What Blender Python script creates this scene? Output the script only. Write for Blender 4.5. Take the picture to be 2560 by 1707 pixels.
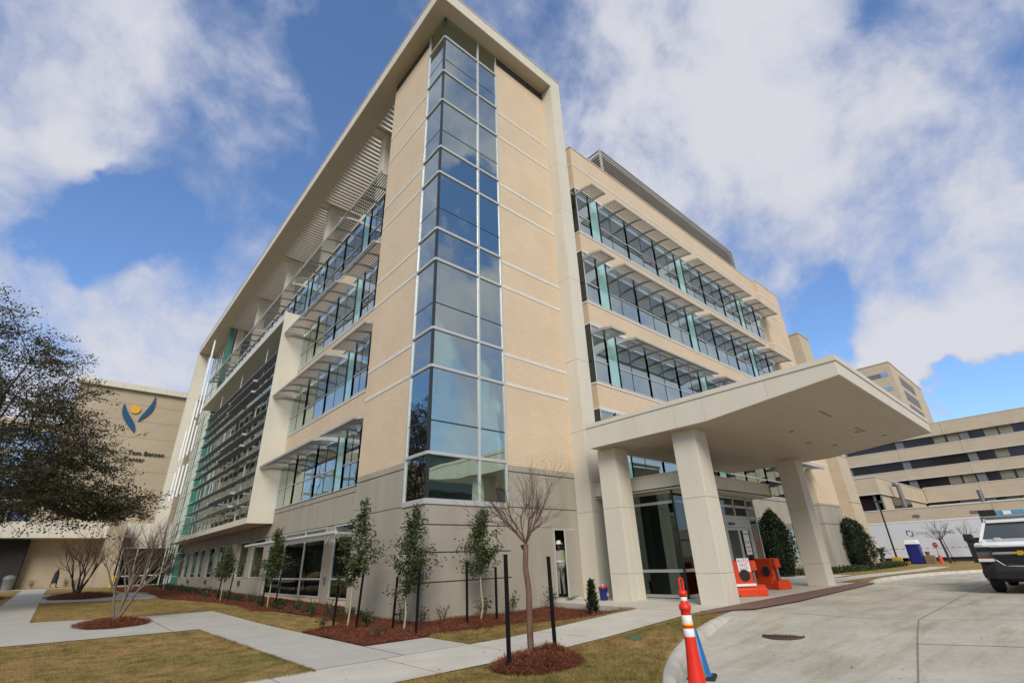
import bpy, bmesh, math, random
import numpy as np
from mathutils import Vector, Matrix

for o in list(bpy.data.objects): bpy.data.objects.remove(o)
SC = bpy.context.scene
COL = SC.collection
R = math.radians

# ------------------------------------------------------------------ camera
cam_d = bpy.data.cameras.new('camera'); cam = bpy.data.objects.new('camera', cam_d); COL.objects.link(cam)
cam_d.sensor_width = 36.0; cam_d.lens = 36.0 * 1186.414 / 2560.0
cam_d.clip_start = 0.05; cam_d.clip_end = 3000
cr, cu, cf = Vector((0.7523, -0.65798, -0.03331)), Vector((-0.25261, -0.33478, 0.90781)), Vector((0.60847, 0.67453, 0.41806))
cr.normalize(); cf.normalize(); cu = cr.cross(cf) * 1.0
cm = Matrix((cr, cu, -cf)).transposed().to_4x4(); cm.translation = Vector((-7.85273, -12.77708, 1.48847))
cam.matrix_world = cm
SC.camera = cam

# ------------------------------------------------------------------ sky, sun, exposure
SUN_DIR = Vector((-0.50, -0.66, 0.56)).normalized()
sun_el = math.asin(SUN_DIR.z); sun_az = math.atan2(SUN_DIR.x, SUN_DIR.y)
W = bpy.data.worlds.new('World'); SC.world = W; W.use_nodes = True
nt = W.node_tree; nt.nodes.clear()
def wn(t, **k):
    n = nt.nodes.new(t)
    for a, b in k.items(): setattr(n, a, b)
    return n
wl = nt.links.new
sky = wn('ShaderNodeTexSky'); sky.sky_type = 'NISHITA'; sky.sun_disc = False
sky.sun_elevation = sun_el; sky.sun_rotation = sun_az; sky.air_density = 1.0; sky.dust_density = 0.6; sky.ozone_density = 2.2
tc = wn('ShaderNodeTexCoord')
nrm = wn('ShaderNodeVectorMath', operation='NORMALIZE'); wl(tc.outputs['Generated'], nrm.inputs[0])
# clouds: noise on the sky directions, weighted by a few soft banks
warp = wn('ShaderNodeTexNoise'); warp.inputs['Scale'].default_value = 3.2; warp.inputs['Detail'].default_value = 6
wl(nrm.outputs[0], warp.inputs['Vector'])
wsub = wn('ShaderNodeVectorMath', operation='SUBTRACT'); wl(warp.outputs['Color'], wsub.inputs[0]); wsub.inputs[1].default_value = (.5, .5, .5)
wsc = wn('ShaderNodeVectorMath', operation='SCALE'); wl(wsub.outputs[0], wsc.inputs[0]); wsc.inputs['Scale'].default_value = 0.15
wadd = wn('ShaderNodeVectorMath', operation='ADD'); wl(nrm.outputs[0], wadd.inputs[0]); wl(wsc.outputs[0], wadd.inputs[1])
n1 = wn('ShaderNodeTexNoise'); n1.inputs['Scale'].default_value = 4.6; n1.inputs['Detail'].default_value = 12; n1.inputs['Roughness'].default_value = 0.60
wl(wadd.outputs[0], n1.inputs['Vector'])
def mth(op, a, b=None, clamp=False):
    n = wn('ShaderNodeMath', operation=op); n.use_clamp = clamp
    for i, v in enumerate((a, b)):
        if v is None: continue
        if isinstance(v, (int, float)): n.inputs[i].default_value = v
        else: wl(v, n.inputs[i])
    return n.outputs[0]
dens = mth('MULTIPLY', mth('SUBTRACT', n1.outputs['Fac'], 0.5), 3.9)
BANKS = [((-0.04, 0.69, 0.722), 75, .75), ((-0.167, 0.785, 0.60), 90, .75), ((-0.10, 0.85, 0.52), 160, .55), ((-0.06, 0.62, 0.78), 90, .4),
         ((0.080, 0.665, 0.742), 90, -.75), ((0.06, 0.80, 0.60), 70, -.95), ((0.03, 0.86, 0.51), 160, -.7), ((-0.062, 0.882, 0.468), 260, -.75), ((-0.16, 0.885, 0.44), 260, -.5),
         ((-0.09, 0.925, 0.37), 110, .95), ((0.075, 0.895, 0.44), 260, .75), ((0.0, 0.96, 0.27), 40, .5),
         ((0.088, 0.579, 0.811), 90, -.7), ((0.35, 0.41, 0.84), 110, -.7), ((0.22, 0.5, 0.83), 150, .1),
         ((0.576, 0.194, 0.794), 18, .62), ((0.69, 0.30, 0.66), 40, .5), ((0.74, 0.044, 0.671), 40, .3),
         ((0.89, 0.17, 0.42), 190, -.62), ((0.886, 0.085, 0.456), 240, -.5), ((0.769, -0.143, 0.624), 90, -.65), ((0.83, 0.02, 0.55), 160, -.4),
         ((0.899, -0.053, 0.436), 120, .7), ((0.94, 0.02, 0.33), 160, .5), ((0.975, 0.03, 0.20), 300, -.15), ((0.955, -0.10, 0.26), 60, .6), ((0.98, 0.12, 0.14), 80, .5), ((0.93, 0.10, 0.34), 130, .35), ((0.85, 0.25, 0.45), 200, .2),
         ((0.45, -0.55, 0.70), 7, .45), ((0.42, -0.60, 0.58), 220, -.12), ((-0.62, 0.60, 0.50), 14, .35), ((0.7, -0.65, 0.3), 10, .4)]
dens = mth('ADD', dens, 0.26)
for d, k, wgt in BANKS:
    wgt = wgt * 1.1 if wgt < 0 else wgt * .72
    dp = wn('ShaderNodeVectorMath', operation='DOT_PRODUCT'); wl(wadd.outputs[0], dp.inputs[0]); dp.inputs[1].default_value = Vector(d).normalized()
    e = mth('EXPONENT', mth('MULTIPLY', mth('SUBTRACT', dp.outputs['Value'], 1.0), float(k)))
    dens = mth('ADD', dens, mth('MULTIPLY', e, wgt * .85))
mr = wn('ShaderNodeMapRange'); mr.interpolation_type = 'SMOOTHSTEP'; wl(dens, mr.inputs['Value'])
mr.inputs['From Min'].default_value = -0.50; mr.inputs['From Max'].default_value = 0.92
mr.inputs['To Min'].default_value = 0.03; mr.inputs['To Max'].default_value = 0.97
cc = wn('ShaderNodeMapRange'); wl(dens, cc.inputs['Value']); cc.inputs['From Min'].default_value = 0.0; cc.inputs['From Max'].default_value = 1.1
ccol = wn('ShaderNodeMix', data_type='RGBA'); wl(cc.outputs[0], ccol.inputs['Factor'])
ccol.inputs['A'].default_value = (2.30, 2.5, 3.25, 1); ccol.inputs['B'].default_value = (3.3, 3.35, 3.6, 1)
skc = wn('ShaderNodeMix', data_type='RGBA', blend_type='MULTIPLY'); skc.inputs['Factor'].default_value = 1.0
wl(sky.outputs[0], skc.inputs['A']); skc.inputs['B'].default_value = (0.66, 0.80, 0.96, 1)
mixc = wn('ShaderNodeMix', data_type='RGBA'); wl(mr.outputs[0], mixc.inputs['Factor']); wl(skc.outputs['Result'], mixc.inputs['A']); wl(ccol.outputs['Result'], mixc.inputs['B'])
bg = wn('ShaderNodeBackground'); wl(mixc.outputs['Result'], bg.inputs['Color']); bg.inputs['Strength'].default_value = 0.15
wo = wn('ShaderNodeOutputWorld'); wl(bg.outputs[0], wo.inputs['Surface'])

sd = bpy.data.lights.new('sun', 'SUN'); sd.energy = 2.1; sd.angle = R(28); sd.color = (1.0, 0.93, 0.82)
sun = bpy.data.objects.new('sun', sd); COL.objects.link(sun); sun.rotation_euler = (-SUN_DIR).to_track_quat('-Z', 'Y').to_euler(); sun.location = (0, -40, 60)
SC.view_settings.view_transform = 'Standard'; SC.view_settings.look = 'None'; SC.view_settings.exposure = 0.5; SC.view_settings.gamma = 1.0
SC.view_settings.use_curve_mapping = False
SC.render.engine = 'CYCLES'
SC.cycles.max_bounces = 8; SC.cycles.transparent_max_bounces = 16; SC.cycles.glossy_bounces = 4

# ------------------------------------------------------------------ materials
def hx(r, g, b): return tuple(((c / 255 + .055) / 1.055) ** 2.4 if c > 10 else c / 3294 for c in (r, g, b))
MATS = {}
class NT:
    def __init__(s, name):
        s.m = bpy.data.materials.new(name); s.m.use_nodes = True; s.t = s.m.node_tree; s.t.nodes.clear()
        s.out = s.n('ShaderNodeOutputMaterial')
    def n(s, t, **k):
        x = s.t.nodes.new(t)
        for a, b in k.items(): setattr(x, a, b)
        return x
    def l(s, a, b): s.t.links.new(a, b)
    def co(s, scale=(1, 1, 1), kind='Object'):
        tcn = s.n('ShaderNodeTexCoord'); mp = s.n('ShaderNodeMapping'); s.l(tcn.outputs[kind], mp.inputs[0]); mp.inputs['Scale'].default_value = scale
        return mp.outputs[0]
    def noise(s, vec, sc, det=4, ro=.55):
        x = s.n('ShaderNodeTexNoise'); s.l(vec, x.inputs['Vector']); x.inputs['Scale'].default_value = sc; x.inputs['Detail'].default_value = det; x.inputs['Roughness'].default_value = ro
        return x.outputs['Fac']
    def ramp(s, fac, stops):
        x = s.n('ShaderNodeValToRGB'); s.l(fac, x.inputs[0]); e = x.color_ramp.elements
        while len(e) < len(stops): e.new(.5)
        for i, (p, c) in enumerate(stops): e[i].position = p; e[i].color = (*c, 1)
        return x.outputs[0]
    def mix(s, fac, a, b, bt='MIX'):
        x = s.n('ShaderNodeMix', data_type='RGBA', blend_type=bt)
        for k, v in (('Factor', fac), ('A', a), ('B', b)):
            if isinstance(v, (int, float)): x.inputs[k].default_value = v
            elif isinstance(v, tuple): x.inputs[k].default_value = (*v, 1)
            else: s.l(v, x.inputs[k])
        return x.outputs['Result']
    def pbsdf(s, col, rough=.7, metal=0, spec=.5, bump=None, bs=.2, bd=.02):
        p = s.n('ShaderNodeBsdfPrincipled')
        if isinstance(col, tuple): p.inputs['Base Color'].default_value = (*col, 1)
        else: s.l(col, p.inputs['Base Color'])
        if isinstance(rough, float): p.inputs['Roughness'].default_value = rough
        else: s.l(rough, p.inputs['Roughness'])
        p.inputs['Metallic'].default_value = metal; p.inputs['Specular IOR Level'].default_value = spec
        if bump is not None:
            b = s.n('ShaderNodeBump'); s.l(bump, b.inputs['Height']); b.inputs['Strength'].default_value = bs; b.inputs['Distance'].default_value = bd
            s.l(b.outputs[0], p.inputs['Normal'])
        return p
    def done(s, sh): s.l(sh if not hasattr(sh, 'outputs') else sh.outputs[0], s.out.inputs['Surface']); return s.m

def mat(name, col, rough=.7, var=.10, sc=2.0, bump=.15, bsc=60, metal=0.0, spec=.4, stretch=(1, 1, 1), island=0.0):
    if name in MATS: return MATS[name]
    m = NT(name); v = m.co(stretch)
    lo = tuple(c * (1 - var) for c in col); hi = tuple(min(.95, c * (1 + var)) for c in col)
    f = m.noise(v, sc, 5, .6)
    c = m.ramp(f, [(.3, lo), (.7, hi)])
    if island:
        g = m.n('ShaderNodeNewGeometry')
        c2 = m.ramp(g.outputs['Random Per Island'], [(0, (1 - island,) * 3), (1, (1 + island,) * 3)])
        c = m.mix(1.0, c, c2, 'MULTIPLY')
    bp = m.noise(m.co(), bsc, 3) if bump else None
    MATS[name] = m.done(m.pbsdf(c, float(rough), metal, spec, bp, bump, .01)); return MATS[name]

def brick_mat(name, c1, c2, mortar, bw=.30, rh=.082):
    m = NT(name); tcn = m.n('ShaderNodeTexCoord'); sp = m.n('ShaderNodeSeparateXYZ'); m.l(tcn.outputs['Object'], sp.inputs[0])
    ad = m.n('ShaderNodeMath', operation='ADD'); m.l(sp.outputs[0], ad.inputs[0]); m.l(sp.outputs[1], ad.inputs[1])
    cb = m.n('ShaderNodeCombineXYZ'); m.l(ad.outputs[0], cb.inputs[0]); m.l(sp.outputs[2], cb.inputs[1])
    b = m.n('ShaderNodeTexBrick'); m.l(cb.outputs[0], b.inputs['Vector']); b.inputs['Scale'].default_value = 1; b.inputs['Brick Width'].default_value = bw; b.inputs['Row Height'].default_value = rh
    b.inputs['Mortar Size'].default_value = .009; b.inputs['Mortar Smooth'].default_value = .2; b.inputs['Bias'].default_value = 0
    b.inputs['Color1'].default_value = (*c1, 1); b.inputs['Color2'].default_value = (*c2, 1); b.inputs['Mortar'].default_value = (*mortar, 1)
    f = m.noise(m.co(), .45, 4); cl = m.mix(1.0, b.outputs['Color'], m.ramp(f, [(.3, (.93, .93, .93)), (.7, (1.05, 1.04, 1.03))]), 'MULTIPLY')
    inv = m.n('ShaderNodeMath', operation='SUBTRACT'); inv.inputs[0].default_value = 1; m.l(b.outputs['Fac'], inv.inputs[1])
    MATS[name] = m.done(m.pbsdf(cl, .85, 0, .25, inv.outputs[0], .5, .006)); return MATS[name]

def glass_mat(name, tint, base=.2, gcol=(.92, .97, 1.0), rough=.0, wob=0.0, dark=None):
    m = NT(name)
    tr = m.n('ShaderNodeBsdfTransparent'); tr.inputs[0].default_value = (*tint, 1)
    gl = m.n('ShaderNodeBsdfGlossy'); gl.inputs['Color'].default_value = (*gcol, 1); gl.inputs['Roughness'].default_value = rough
    fr = m.n('ShaderNodeFresnel'); fr.inputs['IOR'].default_value = 1.5
    # every pane sits a hair out of true and is slightly bowed
    oi = m.n('ShaderNodeObjectInfo'); wnz = m.n('ShaderNodeTexWhiteNoise', noise_dimensions='1D'); m.l(oi.outputs['Random'], wnz.inputs['W'])
    sb_ = m.n('ShaderNodeVectorMath', operation='SUBTRACT'); m.l(wnz.outputs['Color'], sb_.inputs[0]); sb_.inputs[1].default_value = (.5, .5, .5)
    sc_ = m.n('ShaderNodeVectorMath', operation='SCALE'); m.l(sb_.outputs[0], sc_.inputs[0]); sc_.inputs['Scale'].default_value = .022
    b = m.n('ShaderNodeBump'); m.l(m.noise(m.co(), .9, 1), b.inputs['Height']); b.inputs['Strength'].default_value = .10; b.inputs['Distance'].default_value = .05
    av = m.n('ShaderNodeVectorMath', operation='ADD'); m.l(b.outputs[0], av.inputs[0]); m.l(sc_.outputs[0], av.inputs[1]); nv = m.n('ShaderNodeVectorMath', operation='NORMALIZE'); m.l(av.outputs[0], nv.inputs[0])
    m.l(nv.outputs[0], gl.inputs['Normal'])
    a = m.n('ShaderNodeMath', operation='ADD', use_clamp=True); m.l(fr.outputs[0], a.inputs[0]); a.inputs[1].default_value = base
    lp = m.n('ShaderNodeMixShader'); m.l(a.outputs[0], lp.inputs[0]); m.l(tr.outputs[0], lp.inputs[1]); m.l(gl.outputs[0], lp.inputs[2])
    MATS[name] = m.done(lp.outputs[0]); return MATS[name]

M_brick = brick_mat('tan_brick', (.655, .52, .365), (.615, .485, .335), (.52, .41, .285))
M_brick2 = brick_mat('old_tan_brick', (.54, .45, .33), (.50, .415, .30), (.43, .355, .26), .4, .14)
M_cream = mat('cream_panel', (.60, .555, .455), .5, .045, 1.3, .04, 30, spec=.3, stretch=(1.3, 1.3, .25))
M_stone = mat('pale_cast_stone', (.62, .60, .53), .75, .06, 2, .15)
M_conc = mat('precast_concrete', (.325, .295, .235), .8, .12, .8, .2, 45, stretch=(1.6, 1.6, .35))
M_alu = mat('silver_aluminium', (.50, .51, .49), .4, .04, 2, 0, metal=.25)
M_alud = mat('shade_aluminium', (.42, .415, .38), .5, .06, 2, 0, metal=.1)
M_dark = mat('dark_mullion', (.025, .028, .03), .4, .1, 2, 0)
M_slat_ = mat('shaded_slat_metal', (.15, .145, .13), .5, .06, 2, 0)  # underside shadow of the slats is put into this dark colour
M_rib_ = mat('dark_rib_metal', (.17, .17, .16), .5, .06, 2, 0)
M_louv = mat('louver_metal', (.40, .37, .315), .5, .08, 1, 0)
M_fin = mat('grey_fin_metal', (.20, .21, .20), .5, .08, 1, 0)
M_white = mat('white_paint', (.78, .78, .76), .4, .03, 2, 0)
def teal_mat():
    m = NT('teal_glass_panel'); p = m.pbsdf((.27, .52, .46), .3, 0, .5); g = m.n('ShaderNodeBsdfGlossy'); g.inputs['Roughness'].default_value = .02; g.inputs['Color'].default_value = (.75, .95, .92, 1)
    f = m.n('ShaderNodeFresnel'); f.inputs['IOR'].default_value = 1.5; ad = m.n('ShaderNodeMath', operation='ADD', use_clamp=True); m.l(f.outputs[0], ad.inputs[0]); ad.inputs[1].default_value = .22
    x = m.n('ShaderNodeMixShader'); m.l(ad.outputs[0], x.inputs[0]); m.l(p.outputs[0], x.inputs[1]); m.l(g.outputs[0], x.inputs[2]); return m.done(x.outputs[0])
M_teal = teal_mat(); M_teald = mat('dark_teal_glass', (.05, .19, .15), .12, .1, .8, 0, spec=.8)
M_soffit = mat('tan_metal_soffit', (.46, .39, .29), .45, .06, 1.2, 0, stretch=(.3, 6, 1))  # tan plank streaks; tone also browner than the cream to deepen the canopy shade
M_rsoffit = mat('shaded_cream_soffit', (.50, .44, .34), .6, .03, .8, 0)  # cream finish painted browner, carrying shade under the overhang
M_glass = glass_mat('office_glass', (.60, .82, .78), .44, (.84, .95, .91))
M_glassT = glass_mat('stair_glass', (.66, .90, .84), .40, (.86, .95, .90))
M_glassd = glass_mat('dark_entrance_glass', (.36, .50, .46), .06, (.8, .92, .9))
M_glassbox = glass_mat('screened_glass', (.58, .70, .66), .16, (.8, .92, .9))
M_blackglass = glass_mat('black_window_glass', (.22, .2, .2), .03, (.8, .8, .85))
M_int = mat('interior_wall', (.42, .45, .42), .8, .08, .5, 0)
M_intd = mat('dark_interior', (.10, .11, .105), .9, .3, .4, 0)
M_blind = mat('roller_blind', (.42, .50, .47), .8, .05, 1, 0)
M_blindt = mat('tan_blind', (.55, .48, .37), .8, .08, 1, 0)
M_walk = mat('sidewalk_concrete', (.53, .49, .405), .85, .09, 1.3, .25, 90)
M_walk2 = mat('grey_path_concrete', (.45, .425, .365), .85, .09, 1.1, .25, 90)
def drive_mat():
    m = NT('driveway_concrete'); v = m.co()
    c = m.ramp(m.noise(v, .55, 6, .62), [(.28, (.40, .37, .30)), (.6, (.51, .475, .385)), (.8, (.57, .535, .44))])
    st = m.ramp(m.noise(m.co((.25, 1.6, 1)), 1.4, 6, .65), [(.47, (1, 1, 1)), (.74, (.70, .65, .55))])
    c = m.mix(1.0, c, st, 'MULTIPLY')
    sp = m.ramp(m.noise(v, 9, 4, .7), [(.3, (.88, .87, .86)), (.55, (1, 1, 1)), (.8, (1.04, 1.04, 1.04))])
    c = m.mix(1.0, c, sp, 'MULTIPLY')
    return m.done(m.pbsdf(c, .85, 0, .3, m.noise(v, 120, 4), .25, .01))
M_drive = drive_mat()
M_curb = mat('kerb_concrete', (.49, .46, .39), .85, .2, 2.2, .3, 70)
def lawn_mat():
    m = NT('dormant_grass'); v = m.co()
    a = m.ramp(m.noise(v, 2.6, 8, .72), [(.34, (.18, .135, .05)), (.5, (.37, .25, .105)), (.68, (.54, .36, .17))])
    b = m.ramp(m.noise(v, .28, 4, .6), [(.38, (.72, .84, .64)), (.62, (1.04, 1.0, .95))])
    c = m.mix(1.0, a, b, 'MULTIPLY')
    f = m.ramp(m.noise(v, 38, 3, .7), [(.3, (.62, .62, .6)), (.7, (1.22, 1.2, 1.15))])
    c = m.mix(1.0, c, f, 'MULTIPLY')
    return m.done(m.pbsdf(c, .95, 0, .15, m.noise(v, 70, 4, .7), .8, .03))
M_lawn = lawn_mat()
M_mulch = mat('pine_straw_bed', (.125, .040, .022), .95, .5, 14, .9, 55, spec=.1)
M_straw = mat('pine_straw', (.20, .068, .034), .9, .35, 6, 0, spec=.15, island=.55)
M_blade = mat('grass_blade', (.27, .21, .085), .9, .35, 1.2, 0, spec=.1, island=.45)
M_paver = brick_mat('brown_paver', (.28, .125, .09), (.23, .105, .078), (.20, .12, .095), .2, .1)
M_bark = mat('smooth_bark', (.14, .082, .054), .85, .3, 9, .4, 40, stretch=(1, 1, .4))
M_barkg = mat('grey_bark', (.165, .13, .095), .9, .3, 7, .4, 40, stretch=(1, 1, .4))
M_twig = mat('red_twig', (.105, .062, .044), .85, .2, 4, 0)
M_oakbark = mat('oak_bark', (.075, .062, .05), .95, .35, 4, .5, 30)
M_stem = mat('pale_stem', (.36, .32, .19), .85, .15, 6, 0)
def leaf_mat(name, col, isl=.45):
    m = NT(name); g = m.n('ShaderNodeNewGeometry')
    c = m.ramp(g.outputs['Random Per Island'], [(0, tuple(x * (1 - isl) for x in col)), (.6, col), (1, (col[0] * 1.9, col[1] * 1.6, col[2] * 1.2))])
    c = m.mix(1.0, c, m.ramp(m.noise(m.co(), 1.1, 3), [(.3, (.72, .75, .75)), (.7, (1.22, 1.18, 1.1))]), 'MULTIPLY')
    p = m.pbsdf(c, .5, 0, .4); t = m.n('ShaderNodeBsdfTranslucent'); m.l(c, t.inputs[0])
    x = m.n('ShaderNodeMixShader'); x.inputs[0].default_value = .22; m.l(p.outputs[0], x.inputs[1]); m.l(t.outputs[0], x.inputs[2])
    MATS[name] = m.done(x.outputs[0]); return MATS[name]
M_leaf = leaf_mat('young_tree_leaf', (.050, .075, .022))
M_oakleaf = leaf_mat('oak_leaf', (.062, .062, .026), .5)
M_conif = leaf_mat('conifer_leaf', (.016, .030, .010))
M_shrub = leaf_mat('shrub_leaf', (.040, .066, .022))
M_palm = leaf_mat('palm_leaf', (.035, .055, .02))
M_stake = mat('black_stake', (.010, .010, .010), .95, .2, 8, 0, spec=.08)
M_orange = mat('orange_plastic', (.62, .052, .010), .45, .08, 2, .05, 20)
M_red = mat('orange_red_plastic', (.68, .028, .012), .4, .06, 3, 0)
M_blue = mat('blue_plastic', (.010, .115, .32), .4, .1, 3, 0)
M_navy = mat('navy_plastic', (.012, .022, .16), .4, .15, 3, 0)
M_black = mat('black_rubber', (.018, .018, .019), .7, .2, 5, 0)
M_refl = mat('white_reflective', (.78, .78, .77), .4, .05, 8, 0)
M_yellow = mat('yellow_paint', (.75, .42, .01), .5, .08, 3, 0)
M_tape = mat('yellow_tape', (.80, .58, .02), .4, .05, 5, 0)
M_iron = mat('rusty_iron', (.085, .055, .038), .75, .4, 25, .6, 50, metal=.3)
M_paint = None
def carpaint():
    m = NT('white_car_paint'); p = m.pbsdf((.80, .81, .80), .3, 0, .5); p.inputs['Coat Weight'].default_value = .6; p.inputs['Coat Roughness'].default_value = .05
    return m.done(p)
M_paint = carpaint()
M_chrome = mat('chrome', (.70, .70, .70), .12, .02, 1, 0, metal=1.0)
M_amber = mat('amber_lens', (.30, .07, .012), .2, .05, 1, 0)
M_lamp = mat('headlamp_lens', (.10, .10, .095), .12, .2, 12, 0, spec=.9)
M_gold = mat('gold_badge', (.72, .45, .06), .3, .05, 1, 0, metal=.6)
M_skin = mat('dark_skin', (.10, .052, .034), .6, .08, 5, 0)
M_hiviz = mat('hi_vis_lime', (.52, .78, .03), .7, .08, 5, 0)
M_greycloth = mat('pale_grey_cloth', (.42, .42, .43), .9, .12, 8, 0)
M_trouser = mat('stone_trousers', (.30, .28, .25), .9, .15, 6, 0)
M_navycloth = mat('dark_jacket', (.022, .024, .034), .9, .2, 6, 0)
M_redcloth = mat('red_cloth', (.45, .02, .03), .85, .1, 6, 0)
M_logoblue = mat('logo_blue', (.012, .07, .15), .4, .05, 1, 0)
M_logogold = mat('logo_gold', (.70, .36, .03), .4, .05, 1, 0)
M_letter = mat('bronze_letter', (.035, .026, .022), .5, .1, 1, 0)
M_trailer = mat('trailer_white', (.62, .64, .67), .4, .03, 1, 0)
M_signred = mat('sign_red', (.42, .012, .016), .4, .05, 2, 0)
M_box = mat('tan_box', (.22, .155, .085), .85, .1, 3, 0)
M_greylet = mat('grey_letter', (.38, .40, .43), .5, .05, 1, 0)
M_redlet = mat('red_letter', (.42, .04, .05), .6, .05, 1, 0)
M_doorpaint = mat('door_paint', (.45, .42, .36), .5, .04, 1, 0)
M_steel = mat('weathered_steel', (.20, .20, .20), .5, .1, 4, 0, metal=.5)
M_green = mat('green_lid', (.03, .13, .07), .6, .1, 5, 0)

# ------------------------------------------------------------------ geometry helpers
def link(name, me, m=None, parent=None):
    if m is not None:
        for mm in (m if isinstance(m, (list, tuple)) else [m]): me.materials.append(mm)
    o = bpy.data.objects.new(name, me); COL.objects.link(o)
    if parent is not None: o.parent = parent
    return o
def thing(name, label, cat, loc=(0, 0, 0), rz=0.0, group=None):
    o = bpy.data.objects.new(name, None); COL.objects.link(o); o.location = loc; o.rotation_euler = (0, 0, rz); o.empty_display_size = .2
    return tag(o, label, cat, group)
def tag(o, label, cat, group=None):
    o['label'] = label; o['category'] = cat
    if group: o['group'] = group
    return o
def struct(o, kind='structure', label=None):
    o['kind'] = kind
    if label: o['label'] = label
    return o
class MB:
    def __init__(s): s.v = []; s.f = []; s.mi = []; s.cur = 0; s.sm = []
    def add(s, vs, fs, smooth=False):
        b = len(s.v); s.v += [tuple(map(float, p)) for p in vs]
        for f in fs: s.f.append(tuple(b + i for i in f)); s.mi.append(s.cur); s.sm.append(smooth)
        return s
    def box(s, x0, x1, y0, y1, z0, z1):
        if x0 > x1: x0, x1 = x1, x0
        if y0 > y1: y0, y1 = y1, y0
        if z0 > z1: z0, z1 = z1, z0
        return s.add([(x0, y0, z0), (x1, y0, z0), (x1, y1, z0), (x0, y1, z0), (x0, y0, z1), (x1, y0, z1), (x1, y1, z1), (x0, y1, z1)],
                     [(0, 3, 2, 1), (4, 5, 6, 7), (0, 1, 5, 4), (1, 2, 6, 5), (2, 3, 7, 6), (3, 0, 4, 7)])
    def hexa(s, P): return s.add(P, [(0, 3, 2, 1), (4, 5, 6, 7), (0, 1, 5, 4), (1, 2, 6, 5), (2, 3, 7, 6), (3, 0, 4, 7)])
    def tube(s, p0, p1, r0, r1=None, n=10, cap=True, smooth=True):
        r1 = r0 if r1 is None else r1
        p0, p1 = Vector(p0), Vector(p1); d = (p1 - p0).normalized()
        a = d.orthogonal().normalized(); b = d.cross(a)
        vs = []
        for p, r in ((p0, r0), (p1, r1)):
            for i in range(n):
                t = 2 * math.pi * i / n; vs.append(p + (a * math.cos(t) + b * math.sin(t)) * r)
        fs = [(i, (i + 1) % n, n + (i + 1) % n, n + i) for i in range(n)]
        s.add(vs, fs, smooth)
        if cap: s.add(vs[:n], [tuple(range(n - 1, -1, -1))]); s.add(vs[n:], [tuple(range(n))])
        return s
    def path(s, pts, r, n=8):
        for a, b in zip(pts[:-1], pts[1:]): s.tube(a, b, r, r, n)
        return s
    def lathe(s, prof, n=24, c=(0, 0, 0)):
        vs = []; fs = []
        for r, z in prof:
            for i in range(n):
                t = 2 * math.pi * i / n; vs.append((c[0] + r * math.cos(t), c[1] + r * math.sin(t), c[2] + z))
        for k in range(len(prof) - 1):
            for i in range(n): fs.append((k * n + i, k * n + (i + 1) % n, (k + 1) * n + (i + 1) % n, (k + 1) * n + i))
        s.add(vs, fs, True)
        s.add(vs[:n], [tuple(range(n - 1, -1, -1))]); s.add(vs[-n:], [tuple(range(n))])
        return s
    def prism(s, poly, z0, z1):
        n = len(poly)
        vs = [(x, y, z0) for x, y in poly] + [(x, y, z1) for x, y in poly]
        return s.add(vs, [tuple(range(n - 1, -1, -1)), tuple(range(n, 2 * n))] + [(i, (i + 1) % n, n + (i + 1) % n, n + i) for i in range(n)])
    def extr(s, poly, f0, f1):
        "poly of 2d points, f0/f1 map a 2d point to 3d on the two ends"
        n = len(poly); vs = [f0(*p) for p in poly] + [f1(*p) for p in poly]
        return s.add(vs, [tuple(range(n - 1, -1, -1)), tuple(range(n, 2 * n))] + [(i, (i + 1) % n, n + (i + 1) % n, n + i) for i in range(n)])
    def build(s, name, m=None, parent=None, bevel=0.0, fix=True):
        me = bpy.data.meshes.new(name); me.from_pydata(s.v, [], s.f)
        ms = m if isinstance(m, (list, tuple)) else [m]
        o = link(name, me, ms, parent)
        me.polygons.foreach_set('material_index', s.mi); me.polygons.foreach_set('use_smooth', s.sm)
        if fix:
            bm = bmesh.new(); bm.from_mesh(me); bmesh.ops.recalc_face_normals(bm, faces=bm.faces); bm.to_mesh(me); bm.free()
        if bevel:
            md = o.modifiers.new('bevel', 'BEVEL'); md.width = bevel; md.segments = 2; md.limit_method = 'ANGLE'
        me.update(); return o
def npmesh(name, V, F, m, parent=None, smooth=False):
    "V (n,3), F (k,3 or 4) arrays"
    me = bpy.data.meshes.new(name); V = np.asarray(V, np.float32); F = np.asarray(F, np.int32); k = F.shape[1]
    me.vertices.add(len(V)); me.vertices.foreach_set('co', V.ravel())
    me.loops.add(F.size); me.loops.foreach_set('vertex_index', F.ravel())
    me.polygons.add(len(F)); me.polygons.foreach_set('loop_start', np.arange(0, F.size, k, dtype=np.int32))
    try: me.polygons.foreach_set('loop_total', np.full(len(F), k, np.int32))
    except Exception: pass
    me.update(calc_edges=True)
    if smooth: me.polygons.foreach_set('use_smooth', np.ones(len(F), bool))
    return link(name, me, m, parent)
def textmesh(name, body, size, ext, m, parent, mw, align='CENTER'):
    cu_ = bpy.data.curves.new(name, 'FONT'); cu_.body = body; cu_.size = size; cu_.extrude = ext; cu_.align_x = align; cu_.align_y = 'CENTER'
    o = bpy.data.objects.new('tmp', cu_); COL.objects.link(o); dg = bpy.context.evaluated_depsgraph_get()
    me = bpy.data.meshes.new_from_object(o.evaluated_get(dg)); bpy.data.objects.remove(o); bpy.data.curves.remove(cu_)
    me.transform(mw); me.materials.clear(); me.name = name
    return link(name, me, m, parent)
def facing(loc, right, up):
    "matrix placing text (local x right, y up) at loc"
    r_, u_ = Vector(right).normalized(), Vector(up).normalized(); n = r_.cross(u_)
    mm = Matrix((r_, u_, n)).transposed().to_4x4(); mm.translation = Vector(loc); return mm
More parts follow.
